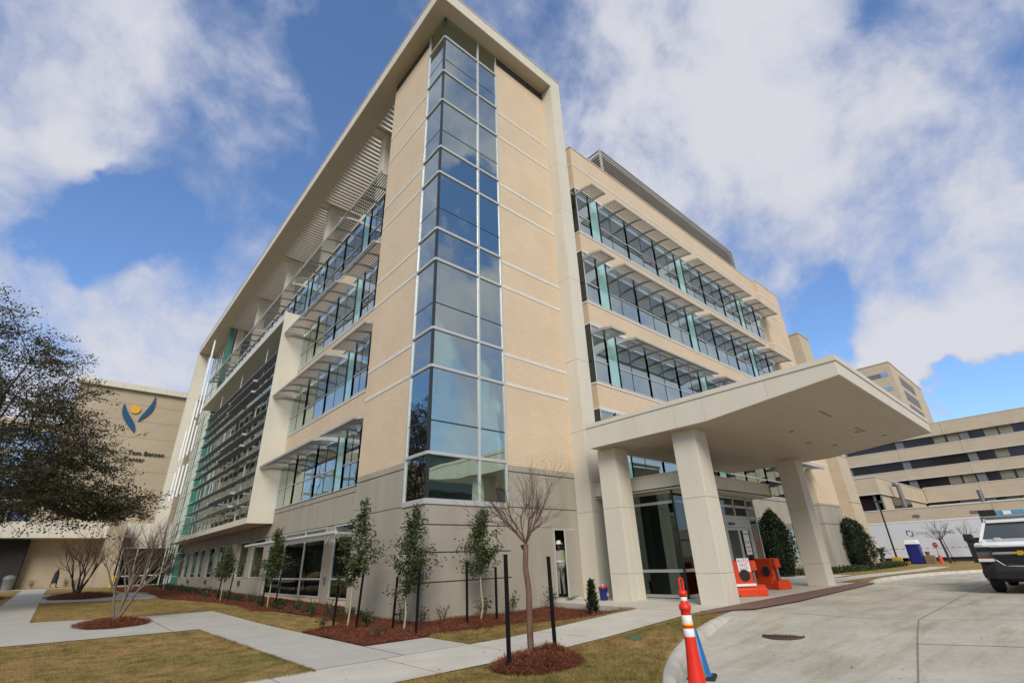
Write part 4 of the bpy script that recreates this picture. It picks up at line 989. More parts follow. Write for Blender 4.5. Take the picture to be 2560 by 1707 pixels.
# --- live oak whose crown enters the frame on the left
def oak(name, label, loc, seed, rad=(10.9, 9.5, 7.9), cz=7.4, npt=900, nl=165):
    rg = np.random.default_rng(seed); t = thing(name, label, 'tree', loc)
    pts = []  # crown points
    while len(pts) < npt:
        q = rg.uniform(-1, 1, 3); rr_ = np.linalg.norm(q)
        if rr_ > 1 or rr_ < .35 or rg.random() > rr_ ** 1.4 + .05: continue
        v_ = q * np.array(rad) + np.array([0, 0, cz])
        v_[0] *= 1 - .22 * min(1, max(0, (v_[2] - 7.5) / 5))
        if v_[2] < 3.6 + .04 * np.hypot(v_[0], v_[1]): continue
        if np.sin(v_[0] * .9 + seed) * np.sin(v_[1] * .8) * np.sin(v_[2] * 1.3 + 1) > .33: continue
        pts.append(v_)
    pts = np.array(pts); pts = pts[np.argsort(np.linalg.norm(pts - np.array([0, 0, 3.2]), axis=1))]
    N = [np.array([0, 0, 0.]), np.array([.1, 0, 1.6]), np.array([0, .1, 3.0])]; par = [-1, 0, 1]; pl = [0, 1.6, 3.0]
    for q in pts:
        A = np.array(N[2:]); dd = np.linalg.norm(A - q, axis=1); cost = dd + .35 * np.array(pl[2:]) + np.where(A[:, 2] > q[2] + .8, 2.0, 0)
        j = int(np.argmin(cost)) + 2; dist = dd[j - 2]; k = max(1, int(dist / 1.3)); a = N[j]; pj = j
        for i in range(1, k + 1):
            m_ = a + (q - a) * i / k
            if i < k: m_ = m_ + rg.normal(size=3) * .16 + np.array([0, 0, -.10 if i < k / 2 else .05])
            N.append(m_); par.append(pj); pl.append(pl[pj] + dist / k); pj = len(N) - 1
    w_ = np.zeros(len(N)); 
    for i in range(len(N) - 1, 0, -1):
        w_[i] = max(w_[i], 1); w_[par[i]] += w_[i]
    rad_ = .021 * w_ ** .5; rad_[:3] = (.55, .45, .42)
    segs = [[*N[par[i]], *N[i], min(rad_[par[i]], rad_[i] * 1.5), rad_[i]] for i in range(1, len(N))]
    lb = [(0, 0, 3.0), (4.0, -.3, 4.9), (7.0, -.45, 5.35), (7.9, -.5, 5.1), (8.5, -.5, 4.6), (9.3, -.5, 4.28), (10.1, -.5, 4.02), (10.9, -.5, 4.2), (11.7, -.5, 4.12)]
    for i_, (a_, b_) in enumerate(zip(lb[:-1], lb[1:])): segs.append([*a_, *b_, .24 - .024 * i_, .24 - .024 * (i_ + 1)])
    extra = []
    for i_ in range(70):
        t_ = rg.uniform(2, 8); k_ = min(int(t_), 7); f_ = t_ - k_; p_ = np.array(lb[k_]) * (1 - f_) + np.array(lb[k_ + 1]) * f_
        q_ = p_ + np.array([rg.normal() * .5, rg.normal() * .7, abs(rg.normal()) * .75 + .15]); segs.append([*p_, *q_, .025, .012]); extra.append(q_)
    pts = np.concatenate([pts, np.array(extra)])
    # twigs
    C = []
    for q in pts:
        for _ in range(8):
            e = q + rg.normal(size=3) * np.array([.62, .62, .42]); segs.append([*q, *e, .012, .005])
            C.append(e + rg.normal(size=(nl // 8, 3)) * np.array([.19, .19, .085])); C.append(q + (e - q) * rg.uniform(.3, 1, (4, 1)) + rg.normal(size=(4, 3)) * .12)
    V, F = tubes(segs, 6); o = npmesh('trunk', V, F, M_oakbark, t, True)
    C = np.concatenate(C); V, F = leaves(C, .125, rg, .55, .6); npmesh('crown', V, F, M_oakleaf, t)
    return t
OK_ = oak('live_oak', 'large spreading evergreen oak whose leafy crown overhangs the left walk', (-17.2, 22.5, .15), 5)
OK2 = dup(OK_, (-34, 4, 0), 1.9, 'round evergreen oak across the lawn, seen mirrored in the left glass')
OK3 = dup(OK_, (-40, -14, 0), 4.0, 'tall dark evergreen oak at the street, seen mirrored in the left glass')

def bare_tree(name, label, loc, seed, trunks, P, L0, r0, depth, mt=M_barkg, mtw=M_twig, group=None, n=5):
    rg = np.random.default_rng(seed); t = thing(name, label, 'tree', loc, 0, group); segs = []; tips = []
    for p, q, ra, rb, kids in trunks:
        p, q = np.array(p, float), np.array(q, float); k = 5; prev = p; pr = ra
        for i in range(1, k + 1):
            m_ = p + (q - p) * i / k + (rg.normal(size=3) * .012 if i < k else 0); r_ = ra + (rb - ra) * i / k
            segs.append([*prev, *m_, pr, r_]); prev = m_; pr = r_
        base = (q - p) / np.linalg.norm(q - p)
        for j in range(kids):
            az = 2 * math.pi * (j + rg.uniform(-.3, .3)) / kids; tilt = P['tilt'] * rg.uniform(.45, 1.25)
            d = base + np.array([math.cos(az), math.sin(az), 0]) * math.tan(tilt); d /= np.linalg.norm(d)
            grow(rg, q, d, L0 * rg.uniform(.8, 1.2), r0 * rg.uniform(.8, 1.2), depth, P, segs, tips)
    segs = np.array(segs); thick = segs[:, 6] > .011
    V, F = tubes(segs[thick], 8); npmesh('trunk', V, F, mt, t, True)
    if (~thick).any(): V, F = tubes(segs[~thick], 4); npmesh('twigs', V, F, mtw, t, True)
    return t, tips
PCM = dict(ns=4, wob=.10, up=.05, tap=.72, side=.5, spread=.34, lf=.72, n0=2, n1=2, tilt=R(34))
bare_tree('crape_myrtle', 'leafless young crape myrtle staked beside the front walk', (-1.6, -6.05, 0), 11, [((0, 0, -.05), (-.03, 0, 1.74), .055, .046, 11)], dict(PCM, tilt=R(46), lf=.71, side=.9, spread=.33, wob=.08), .54, .0145, 4, M_bark, M_twig)
bt = dict(PCM, tilt=R(16), spread=.30, up=.04, wob=.09, lf=.74)
g0 = float(G(-5.9, 9.2))
bare_tree('crape_myrtle', 'leafless multi-stemmed crape myrtle in the mulch oval of the grey path', (-5.9, 9.2, g0 + .05), 21,
          [((0, 0, 0), (.12, .05, .75), .06, .042, 5), ((.04, .02, 0), (.42, -.1, .9), .055, .038, 6), ((-.05, 0, 0), (-.18, .1, .8), .05, .034, 5), ((0, .05, 0), (.2, .4, .9), .045, .034, 4)], dict(bt, tilt=R(22), side=.75, lf=.72), .92, .024, 4, M_barkg)
bare_tree('crape_myrtle', 'darker leafless crape myrtle in the farther mulch bed by the entrance', (-6.2, 32.5, float(G(-6, 32.5)) + .08), 33,
          [((0, 0, 0), (.35, .0, .9), .09, .06, 4), ((-.1, 0, 0), (-.45, .1, .9), .08, .06, 4), ((0, .1, 0), (-.1, .3, 1.0), .08, .06, 4), ((.05, -.1, 0), (.1, -.3, 1.0), .08, .05, 3)], dict(bt, tilt=R(14)), .95, .034, 3, M_oakbark)
bare_tree('bare_street_tree', 'leafless young tree with two stakes in front of the white trailer', (51.3, -3.55, -.02), 41, [((0, 0, 0), (-.3, .1, 1.9), .10, .08, 7)], dict(PCM, tilt=R(48)), .6, .035, 3, M_oakbark)
bare_tree('bare_street_tree', 'leafless young tree behind the truck mirror', (56, -4.75, -.02), 43, [((0, 0, 0), (0, .1, 2.0), .09, .07, 6)], dict(PCM, tilt=R(40)), .55, .03, 3, M_oakbark)

def young_tree(label, loc, h, seed, w=.5, low=1.0, nl=1500, lean=(0, 0), tops=((0, 0, 1.0),)):
    rg = np.random.default_rng(seed); t = thing('young_evergreen', label, 'tree', loc, 0, 'young evergreens planted along the wall'); segs = []; C = []
    top = np.array([lean[0], lean[1], h * .93]); prev = np.zeros(3)
    for i in range(1, 9):
        q = top * i / 8 + rg.normal(size=3) * .015 * (i < 8); segs.append([*prev, *q, .026 - .0026 * (i - 1), .026 - .0026 * i]); prev = q
    V, F = tubes(segs, 7); npmesh('trunk', V, F, M_stem, t, True)
    segs = []
    nb_ = 46
    for i in range(nb_):
        u_ = (i + rg.uniform(0, 1)) / nb_; z = low + (h * .9 - low) * u_
        # width: full in the lower third, narrow whippy leader on top
        ww = w * (.55 + .9 * u_ if u_ < .35 else (1 - (u_ - .35) / .65) ** 1.25 * .9 + .08)
        if rg.random() < .16: continue
        az = rg.uniform(0, 2 * math.pi); Lb = ww * rg.uniform(.35, 1.5)
        st = np.array([lean[0] * z / h, lean[1] * z / h, z]); e = st + np.array([math.cos(az) * Lb, math.sin(az) * Lb, rg.uniform(.05, .38)])
        mid_ = (st + e) / 2 + np.array([0, 0, -.03]); segs += [[*st, *mid_, .007, .005], [*mid_, *e, .005, .002]]
        k = int(nl / nb_ * (.5 + ww / w))
        tt = rg.uniform(.15, 1.08, (k, 1)); C.append(st + (e - st) * tt + rg.normal(size=(k, 3)) * (.055 + .05 * ww))
    for tx, ty, tz in tops:
        k = 90; tt = rg.uniform(0, 1, (k, 1)); a_ = top * .78; b_ = top * np.array([1, 1, 0]) + np.array([tx, ty, h * tz]); C.append(a_ + (b_ - a_) * tt + rg.normal(size=(k, 3)) * (.05 * (1.2 - tt))); segs.append([*a_, *b_, .008, .003])
    V, F = tubes(segs, 4); npmesh('branches', V, F, M_stem, t)
    Cc = np.concatenate(C); V, F = leaves(np.concatenate([Cc, (Cc + rg.normal(size=Cc.shape) * .05)[::2]]), .088, rg, .45, .3, .25); npmesh('crown', V, F, M_leaf, t)
    return t
def gz(x, y): return float(GL(x, y))
young_tree('tall light green young evergreen at the tower wall edge by the white shade pipe', (-1.45, 1.38, gz(-1.45, 1.38)), 3.3, 1, .60, 1.0, 2600, (.22, 0))
young_tree('dense dark young evergreen nearest the corner of the concrete base', (-.9, -.67, gz(-.9, -.67)), 3.0, 2, .66, .8, 3000, (.16, -.1), ((0, 0, 1.0), (-.28, .1, .93)))
young_tree('young evergreen with a pale stem between the lone stake and the bare tree', (1.29, -.97, gz(1.29, -.97)), 2.95, 3, .56, 1.1, 2400, (.05, 0), ((0, 0, 1.0), (.2, 0, .97)))
young_tree('round headed young evergreen in front of the tall ground floor windows', (-.9, 10.33, gz(-.9, 10.33)), 2.95, 4, .70, 1.0, 2600, (0, 0), ((.05, -.2, 1.0), (0, .2, 1.0)))
young_tree('young evergreen farther along the bed before the slit windows', (-1.1, 17.3, gz(-1.1, 17.3)), 2.5, 5, .66, .9, 2200, (0, 0), ((.05, -.1, 1.0),))
young_tree('dark young evergreen at the far end of the bed by the glass entrance', (-1.3, 34, gz(-1.3, 34)), 2.6, 6, .75, .95, 1500)
young_tree('thin yellow green young tree beyond the second conifer', (40, -.55, gz(40, -.55)), 3.3, 8, .55, 1.3, 900)
def stakes(prs):
    out = []
    for i, (x, y, h, lx, ly, lab, z0) in enumerate(prs):
        g = z0 if z0 is not None else gz(x, y)
        o = MB().hexa([(-.024, -.024, -.1), (.024, -.024, -.1), (.024, .024, -.1), (-.024, .024, -.1), (lx - .024, ly - .024, h), (lx + .024, ly - .024, h), (lx + .024, ly + .024, h), (lx - .024, ly + .024, h)]).build('stake', M_stake)
        o.location = (x, y, g); tag(o, lab, 'stake', 'black wooden tree stakes')
stakes([(-2.45, -6.47, 1.52, .08, .12, 'black leaning stake left of the bare tree on the straw mound', .06), (-1.2, -6.2, 1.45, -.02, .02, 'black upright stake right of the bare tree on the straw mound', .08),
        (-1.7, 1.75, 1.2, .05, 0, 'black stake on the left of the light green young tree', None), (-1.5, .75, 1.3, .08, 0, 'black stake on the right of the light green young tree', None),
        (-.95, -.18, 1.2, .06, 0, 'black stake on the left of the dense dark young tree', None), (-1.16, -1.68, 1.42, .06, .05, 'black stake on the right of the dense dark young tree', None),
        (.6, -1.28, 1.47, -.03, 0, 'lone black stake standing clear against the concrete wall', None), (1.25, -1.7, 1.3, .02, .05, 'black stake behind the leaning one, by the pale stemmed tree', None),
        (-.98, 10.85, 1.2, .06, 0, 'black stake on the left of the round headed young tree', None), (-.8, 9.75, 1.25, .08, 0, 'black stake on the right of the round headed young tree', None),
        (-1.05, 18.2, 1.2, .05, 0, 'black stake on the left of the tree by the slit windows', None), (-.95, 16.5, 1.2, .06, 0, 'black stake on the right of the tree by the slit windows', None),
        (51.1, -3.9, 2.2, -.45, .25, 'dark stake beside the bare tree in front of the trailer', -.02)])
tp = MB(); tp.path([(-1.63, -6.05, 1.70), (-1.70, -6.0, 1.72), (-1.62, -6.02, 1.60)], .02, 6); tag(tp.build('tree_tie', M_black), 'black rubber tie round the top of the front trunk', 'tie')

def conifer(label, loc, h, r, seed, nl=9500, nm='conifer', size=.12, m=None):
    rg = np.random.default_rng(seed); t = thing(nm, label, 'tree', loc)
    MB().tube((0, 0, -.1), (0, 0, h * .9), .07, .02, 8).build('trunk', M_oakbark, t)
    u_ = rg.uniform(0, 1, nl) ** .8; az = rg.uniform(0, 2 * math.pi, nl)
    prof = np.where(u_ < .25, .78 + .9 * u_, 1.0 - .0 * u_) * np.where(u_ > .55, np.sqrt(np.clip(1 - ((u_ - .55) / .47) ** 2, 0, 1)), 1)
    lump = 1 + .20 * np.sin(az * 3 + u_ * 9 + seed) + .14 * np.sin(az * 7 - u_ * 23)
    if nm == 'dwarf_conifer': prof = (1.02 - u_) ** .8 * np.where(u_ < .15, .6 + u_ * 2.6, 1)
    rr_ = r * prof * lump * rg.uniform(.60, 1.10, nl) ** .7
    C = np.stack([np.cos(az) * rr_, np.sin(az) * rr_, .05 + u_ * h * (.93 + .06 * rg.random(nl))], 1)
    C[:, 2] += h * .05 * np.sin(az * 2 + seed) * (u_ > .7)
    V, F = leaves(C, size, rg, .5 if nm == 'conifer' else .22, .2, -.5 if nm == 'conifer' else -1.6); npmesh('crown', V, F, m or M_conif, t)
    if nm == 'dwarf_conifer': return t
    core = MB(); core.lathe([(r * .35, .1), (r * .66, h * .25), (r * .66, h * .6), (r * .35, h * .8), (.03, h * .9)], 12); core.build('inner_foliage', m or M_conif, t)
    return t
conifer('dense dark green conifer between the glass entrance and the canopy column', (22.2, -.85, gz(22.2, -.8)), 3.35, .74, 51)
conifer('dense dark green conifer right of the canopy column at the lift tower', (36.4, -.75, gz(36, -.7)), 3.45, .98, 52)
conifer('small narrow conifer in the mulch in front of the open door', (3.68, -2.93, gz(3.68, -2.93)), .80, .15, 53, 1100, 'dwarf_conifer', .13)
def sago(label, loc, seed, h=1.2, L=1.1):
    rg = np.random.default_rng(seed); t = thing('sago_palm', label, 'palm', loc)
    MB().tube((0, 0, -.1), (0, 0, h), .18, .15, 9).build('trunk', M_oakbark, t)
    fr_ = MB()
    for i in range(34):
        az = rg.uniform(0, 6.28); el = rg.uniform(.1, 1.2); prev = np.array([0, 0, h]); d = np.array([math.cos(az) * math.cos(el), math.sin(az) * math.cos(el), math.sin(el)]); w = .02
        side = np.array([-math.sin(az), math.cos(az), 0])
        for k in range(5):
            d = d + np.array([0, 0, -.20]); d /= np.linalg.norm(d); q = prev + d * L / 5; w2 = .13 * math.sin(math.pi * (k + 1.2) / 6.2)
            fr_.add([prev - side * w, prev + side * w, q + side * w2 - np.array([0, 0, .03]), q - side * w2 - np.array([0, 0, .03])], [(0, 1, 2, 3)]); prev = q; w = w2
    fr_.build('fronds', M_palm, t, fix=False)
sago('sago palm with arching fronds left of the lamp post', (46.5, .2, -.05), 61, 1.0, .8); sago('darker sago palm nearer the second conifer', (43.5, .3, -.05), 62, 1.1, .85)
def shrub(nm, label, x, y, r, h, seed, n=260, m=None, group=None, twig=False):
    rg = np.random.default_rng(seed); t = thing(nm, label, 'shrub', (x, y, gz(x, y)), 0, group)
    segs = []; C = []
    for i in range(9 if not twig else 12):
        az = rg.uniform(0, 6.28); e = np.array([math.cos(az) * r * rg.uniform(.3, 1), math.sin(az) * r * rg.uniform(.3, 1), h * rg.uniform(.6, 1.05)]); m_ = e * .5 + rg.normal(size=3) * .03
        segs += [[0, 0, 0, *m_, .006, .005], [*m_, *e, .005, .002]]
        k = n // 9; C.append(e * rg.uniform(.35, 1.0, (k, 1)) + rg.normal(size=(k, 3)) * r * .2)
        if twig: 
            for _ in range(3): f_ = m_ + rg.normal(size=3) * .09 + np.array([0, 0, .1]); segs.append([*m_, *f_, .004, .002])
    V, F = tubes(segs, 4); npmesh('stems', V, F, M_twig, t)
    C = np.concatenate(C); C[:, 2] = np.abs(C[:, 2]); V, F = leaves(C, .07, rg, .5, .5); npmesh('leaves', V, F, m or M_shrub, t)
    return t
G1 = 'low green shrubs along the left bed'; rs = random.Random(4)
k = 0
for yy in np.arange(3.2, 44, 1.15):
    for x in ((-.15, -.75) if yy < 16 else (-.1, -.9)):
        xx, y2 = x + rs.uniform(-.2, .2), float(yy) + rs.uniform(-.3, .3); k += 1
        shrub('bed_shrub', 'low dark green shrub in the mulch bed along the left wall', xx, y2, rs.uniform(.16, .28), rs.uniform(.2, .36), 100 + k, 150, None, G1)
for i, (x, y, h, lab, tw, nl_) in enumerate([(-2.2, 1.3, .42, 'bare reddish twiggy shrub at the left tip of the mulch bed', True, 30), (-1.15, .75, .34, 'dark leafy shrub beside the right stake of the light green tree', False, 300),
        (-.4, .45, .62, 'tall reddish twiggy shrub against the concrete wall left of the corner', True, 60), (-.15, -.25, .45, 'sparse twiggy shrub just left of the concrete corner', True, 40), (.35, -.5, .42, 'thin bare shrub right of the concrete corner', True, 24),
        (1.55, -.75, .55, 'leafy shrub at the foot of the pale stemmed young tree', True, 110), (2.75, -.55, .66, 'upright small leaved shrub by the wall between tree and door', True, 110), (4.45, -.6, .62, 'leafy shrub at the foot of the open door', True, 130), (-2.0, -1.3, .3, 'dry twiggy shrub low in the front corner of the mulch', True, 16)]):
    shrub('wall_shrub', lab, x, y, .26, h, 300 + i, nl_, None, 'shrubs in the front bed', tw)
for i, (x, lab) in enumerate(((24.6, 'leafy shrub behind the third canopy column'), (27, 'red tinged shrub under the wing windows'), (39, 'green groundcover clump right of the second conifer'))):
    shrub('wall_shrub', lab, x, -.9, .5, .5, 330 + i, 400)
rgc = np.random.default_rng(70)
C = np.stack([rgc.uniform(23, 46, 6000), rgc.uniform(-1.7, -.7, 6000), np.zeros(6000)], 1); C[:, 2] = GL(C[:, 0], C[:, 1]) + rgc.uniform(0, .3, 6000)
V, F = leaves(C, .16, rgc, .4, .4, -.6); struct(npmesh('groundcover', V, F, M_shrub), 'stuff', 'low green groundcover along the right wing')
for i, (x, y, r, h, lab, m_) in enumerate(((-8.9, 56.2, .45, .8, 'small shrub left of the walking person', M_shrub), (-6.4, 56.2, .35, .8, 'dark shrub just right of the walking person', M_shrub), (-5.7, 56, .5, .7, 'yellow green shrub by the brick wall', M_leaf), (-3.9, 54.5, .55, .9, 'dark pointed shrub beside the far entrance', M_conif))):
    shrub('wall_shrub', lab, x, y, r, h, 340 + i, 260, m_)

# ------------------------------------------------------------------ mulch, straw, grass
def straw(name, XY, zf, rg, n, L=.14, w=.007, lift=.05, label=None, m=None):
    x, y = XY; z = zf(x, y) + rg.uniform(.0, lift, len(x)); az = rg.uniform(0, 6.283, len(x)); el = rg.normal(0, .28, len(x)); l_ = L * rg.uniform(.5, 1.3, len(x))
    d = np.stack([np.cos(az) * np.cos(el), np.sin(az) * np.cos(el), np.sin(el)], 1) * l_[:, None]; c_ = np.stack([x, y, z], 1); s_ = np.stack([-np.sin(az), np.cos(az), np.zeros_like(az)], 1) * w
    V = np.stack([c_ - d / 2 - s_ / 2, c_ - d / 2 + s_ / 2, c_ + d / 2], 1).reshape(-1, 3); F = np.arange(3 * len(x)).reshape(-1, 3)
    return struct(npmesh(name, V, F, m or M_straw), 'stuff', label)
def inpoly(x, y, poly):
    c_ = np.zeros(len(x), bool); n = len(poly)
    for i in range(n):
        (x0, y0), (x1, y1) = poly[i], poly[(i + 1) % n]
        if y0 == y1: continue
        c_ ^= ((y0 > y) != (y1 > y)) & (x < (x1 - x0) * (y - y0) / (y1 - y0) + x0)
    return c_
BED = [(-2.72, -2.32), (-1.25, -2.32), (-.82, -2.06), (.62, -2.42), (2.5, -3.35), (4.42, -3.75), (4.88, .0), (.01, .0), (.0, 4.95), (.92, 4.95), (.92, 47), (-3.6, 47), (-3.6, 36.5), (-2.4, 33), (-2.9, 22.7), (-2.07, 17.4), (-1.55, 16), (-1.5, 12.4), (-1.85, 9.3), (-1.2, 8.5), (-1.0, 4.6), (-1.3, 2.1), (-2.70, 1.36)]
def bedz(x, y): return GL(x, y) + .022 + .018 * np.sin(np.asarray(x) * 5.1) * np.sin(np.asarray(y) * 4.3)
sheet('mulch_bed', BED, bedz, 0.0, M_mulch, .5, 'structure')
def scatter(poly, n, rg):
    xs = [p[0] for p in poly]; ys = [p[1] for p in poly]; X = rg.uniform(min(xs), max(xs), n * 3); Y = rg.uniform(min(ys), max(ys), n * 3); k_ = inpoly(X, Y, poly); return X[k_][:n], Y[k_][:n]
rg = np.random.default_rng(90)
near = [p for p in BED if p[1] < 5] ; near = [(-2.72, -2.32), (-1.25, -2.32), (-.82, -2.06), (.62, -2.42), (2.5, -3.35), (4.42, -3.75), (4.88, .0), (.01, .0), (.0, 4.95), (-1.0, 4.6), (-1.3, 2.1), (-2.70, 1.36)]
straw('pine_straw', scatter(near, 26000, rg), bedz, rg, 0, .16, .009, .05, 'loose reddish pine straw on the front bed')
straw('pine_straw', scatter([(.9, 5), (.9, 46), (-2.2, 46), (-2.4, 22), (-1.5, 12.4), (-1.0, 5)], 16000, rg), bedz, rg, 0, .22, .016, .05, 'loose reddish pine straw along the left wall')
def mound(name, label, cx, cy, rx, ry, h, zb_, ang=0.0, n=7000, sd_=0, two=None, L=.18, w=.009):
    rg = np.random.default_rng(sd_)
    def zf(x, y):
        x = np.asarray(x) - cx; y = np.asarray(y) - cy; ca, sa = math.cos(ang), math.sin(ang); u_ = (x * ca + y * sa) / rx; v_ = (-x * sa + y * ca) / ry
        q = np.sqrt(u_ * u_ + v_ * v_); z = h * np.clip(1 - q ** 2.2, 0, 1)
        if two is not None:
            for (tx, ty, th, tr) in two: z = z + th * np.exp(-(((x - tx) ** 2 + (y - ty) ** 2) / tr ** 2))
        return zb_ + z * np.clip((1.02 - q) * 6, 0, 1) + .012 * np.sin(x * 31) * np.sin(y * 27) * (q < 1)
    nr, na = 14, 40; V = [(cx, cy, float(zf(cx, cy)))]; F = []
    for i in range(1, nr + 1):
        for j in range(na):
            t = 2 * math.pi * j / na; q = i / nr * (1 + .07 * math.sin(3 * t + sd_) + .04 * math.sin(7 * t)); u_, v_ = rx * q * math.cos(t), ry * q * math.sin(t)
            x, y = cx + u_ * math.cos(ang) - v_ * math.sin(ang), cy + u_ * math.sin(ang) + v_ * math.cos(ang); V.append((x, y, float(zf(x, y)) - (.03 if i == nr else 0)))
    for j in range(na): F.append((0, 1 + j, 1 + (j + 1) % na))
    for i in range(nr - 1):
        for j in range(na): a = 1 + i * na; F.append((a + j, a + na + j, a + na + (j + 1) % na, a + (j + 1) % na))
    o = MB().add(V, F, True).build(name, M_mulch); tag(o, label, 'mulch')
    t = rg.uniform(0, 2 * math.pi, n); q = np.sqrt(rg.uniform(0, 1.12, n)); u_, v_ = rx * q * np.cos(t), ry * q * np.sin(t)
    x, y = cx + u_ * math.cos(ang) - v_ * math.sin(ang), cy + u_ * math.sin(ang) + v_ * math.cos(ang)
    s_ = straw('pine_straw', (x, y), zf, rg, 0, L, w, .05); s_.parent = o; del s_['kind']; s_['kind'] = 'stuff'
    return o
mound('straw_mound', 'mounded reddish pine straw round the foot of the front bare tree', -1.72, -6.32, .86, .62, .10, .01, R(20), 9000, 1, [(-.5, -.10, .05, .3), (.48, .16, .09, .25)])
mound('straw_oval', 'oval of reddish mulch set in the grey path', -5.95, 9.0, .95, 1.7, .10, float(G(-6, 9)) + .015, 0, 6000, 2, None, .22, .012)
mound('straw_oval', 'cross shaped reddish mulch bed under the darker bare tree', -6.0, 31.8, 1.75, 4.6, .16, float(G(-6, 31)) + .02, 0, 5000, 3, None, .3, .02)
mound('straw_oval', 'small reddish mulch bed at the left edge of the far walk', -11.2, 36, 1.7, 4.0, .12, float(G(-11, 35)) + .0, 0, 2500, 4, None, .3, .02)
# short dormant grass near the camera
LAWN_A = [(-14, 5.2), (-9, 5.0), (-4.35, 4.0), (-4.35, -4.0), (-14, -4.0)]
LAWN_B = [(-8, -5.78), (4.2, -5.98), (4.0, -6.35), (2.7, -6.62), (1.6, -6.9), (.57, -7.22), (-.56, -7.78), (-1.65, -8.38), (-2.5, -9.2), (-3.6, -10.7), (-8, -11)]
LAWN_C = [(-1.2, -3.85), (-1.2, -2.36), (-.82, -2.08), (.62, -2.44), (2.5, -3.37), (4.3, -3.88)]
LAWN_D = [(-2.65, 1.5), (-2.65, 11), (-4.9, 11.0), (-7.9, 12.4), (-7.8, 25), (-3.2, 22.6), (-2.1, 17.4), (-1.5, 12.4), (-1.85, 9.3), (-1.1, 4.6), (-1.35, 2.1)]
XX = []; YY = []
for poly, n in ((LAWN_A, 60000), (LAWN_B, 70000), (LAWN_C, 16000), (LAWN_D, 30000)):
    a, b = scatter(poly, n, rg); XX.append(a); YY.append(b)
nin = sum(len(a) for a in XX)
for poly in (LAWN_A, LAWN_B, LAWN_C, LAWN_D):
    for (x0, y0), (x1, y1) in zip(poly, poly[1:] + poly[:1]):
        k_ = int(math.hypot(x1 - x0, y1 - y0) * 230); t_ = rg.uniform(0, 1, k_); wv_ = .02 * np.sin(t_ * 37) * np.sin(t_ * 91 + 1)
        nx__, ny__ = (y1 - y0) / max(.01, math.hypot(x1 - x0, y1 - y0)), -(x1 - x0) / max(.01, math.hypot(x1 - x0, y1 - y0)); of = rg.normal(0, .022, k_) + wv_
        XX.append(x0 + (x1 - x0) * t_ + nx__ * of); YY.append(y0 + (y1 - y0) * t_ + ny__ * of)
x = np.concatenate(XX); y = np.concatenate(YY); n = len(x)
cl = np.sin(x * 2.3 + np.sin(y * 1.7) * 1.4) * np.sin(y * 2.9 + x) * .5 + .5
hgt = (.016 + .026 * cl) * rg.uniform(.6, 1.4, n); hgt[nin:] += .018; az = rg.uniform(0, 6.283, n); wv = rg.uniform(.006, .012, n)
c_ = np.stack([x, y, GL(x, y)], 1); s_ = np.stack([np.cos(az), np.sin(az), 0 * az], 1) * wv[:, None]; tip = c_ + np.stack([rg.normal(0, .022, n), rg.normal(0, .022, n), hgt], 1)
V = np.stack([c_ - s_ / 2, c_ + s_ / 2, tip], 1).reshape(-1, 3)
struct(npmesh('grass', V, np.arange(3 * n).reshape(-1, 3), M_lawn), 'stuff', 'short straw coloured dormant grass')

# ------------------------------------------------------------------ STREET OBJECTS
# orange channelizer tube and blue cone
CZ = float(zdrive(-1.45, -9.05))
cn = thing('traffic_delineator', 'tall orange traffic tube with two white bands and a loop handle on the kerb line', 'traffic cone', (-1.47, -8.90, CZ - .005))
MB().lathe([(.0, 0), (.20, 0), (.205, .03), (.19, .055), (.12, .062), (.0, .062)], 8).build('base', M_black, cn)
MB().lathe([(.118, .055), (.100, .25), (.076, .5), (.068, .66), (.064, .90), (.064, .96), (.075, .965), (.078, .985), (.075, 1.02), (.058, 1.03), (.042, 1.06), (.042, 1.12), (.055, 1.122), (.055, 1.175), (.03, 1.185), (.0, 1.185)], 28).build('tube', M_red, cn)
for a, b, r_ in ((.66, .755, .069), (.80, .905, .066), (1.065, 1.11, .045)): MB().lathe([(r_ - .003, a), (r_, a + .004), (r_ - .0015, b - .004), (r_ - .004, b)], 28).build('reflective_band', M_refl, cn)
lp = MB(); pts = []
for i in range(21):
    t = math.pi * i / 20; pts.append((math.cos(t) * .042, 0, 1.29 + math.sin(t) * .04))
pts = [(.036, 0, 1.17), *pts, (-.036, 0, 1.17)]; lp.path(pts, .0145, 10); lp.build('handle', M_red, cn)
tpz = MB(); tpz.lathe([(.0705, .790), (.0705, .812)], 24); tpo = tpz.build('warning_tape', M_tape, cn)
tw_ = MB(); prev = None
for i in range(14):
    t = i / 13; c0 = Vector((.075 + .16 * t + .02 * math.sin(t * 6), .02, .80 - .62 * t)); w0 = .018 + .012 * math.sin(t * 9)
    cur = [c0 + Vector((-.006, -w0, .004)), c0 + Vector((.006, w0, -.004))]
    if prev: tw_.add([prev[0], prev[1], cur[1], cur[0]], [(0, 1, 2, 3)])
    prev = cur
tw_.build('tape_tail', M_tape, cn, fix=False)
bx_, by_ = -.49, -8.40; bc = thing('traffic_cone', 'blue traffic cone on a black base behind the orange tube', 'traffic cone', (bx_, by_, float(zdrive(bx_, by_)) - .005), .4)
MB().box(-.19, .19, -.19, .19, 0, .045).build('base', M_black, bc, .02); MB().lathe([(.145, .04), (.14, .06), (.125, .07), (.035, .58), (.028, .605), (.0, .605)], 28).build('cone', M_blue, bc)
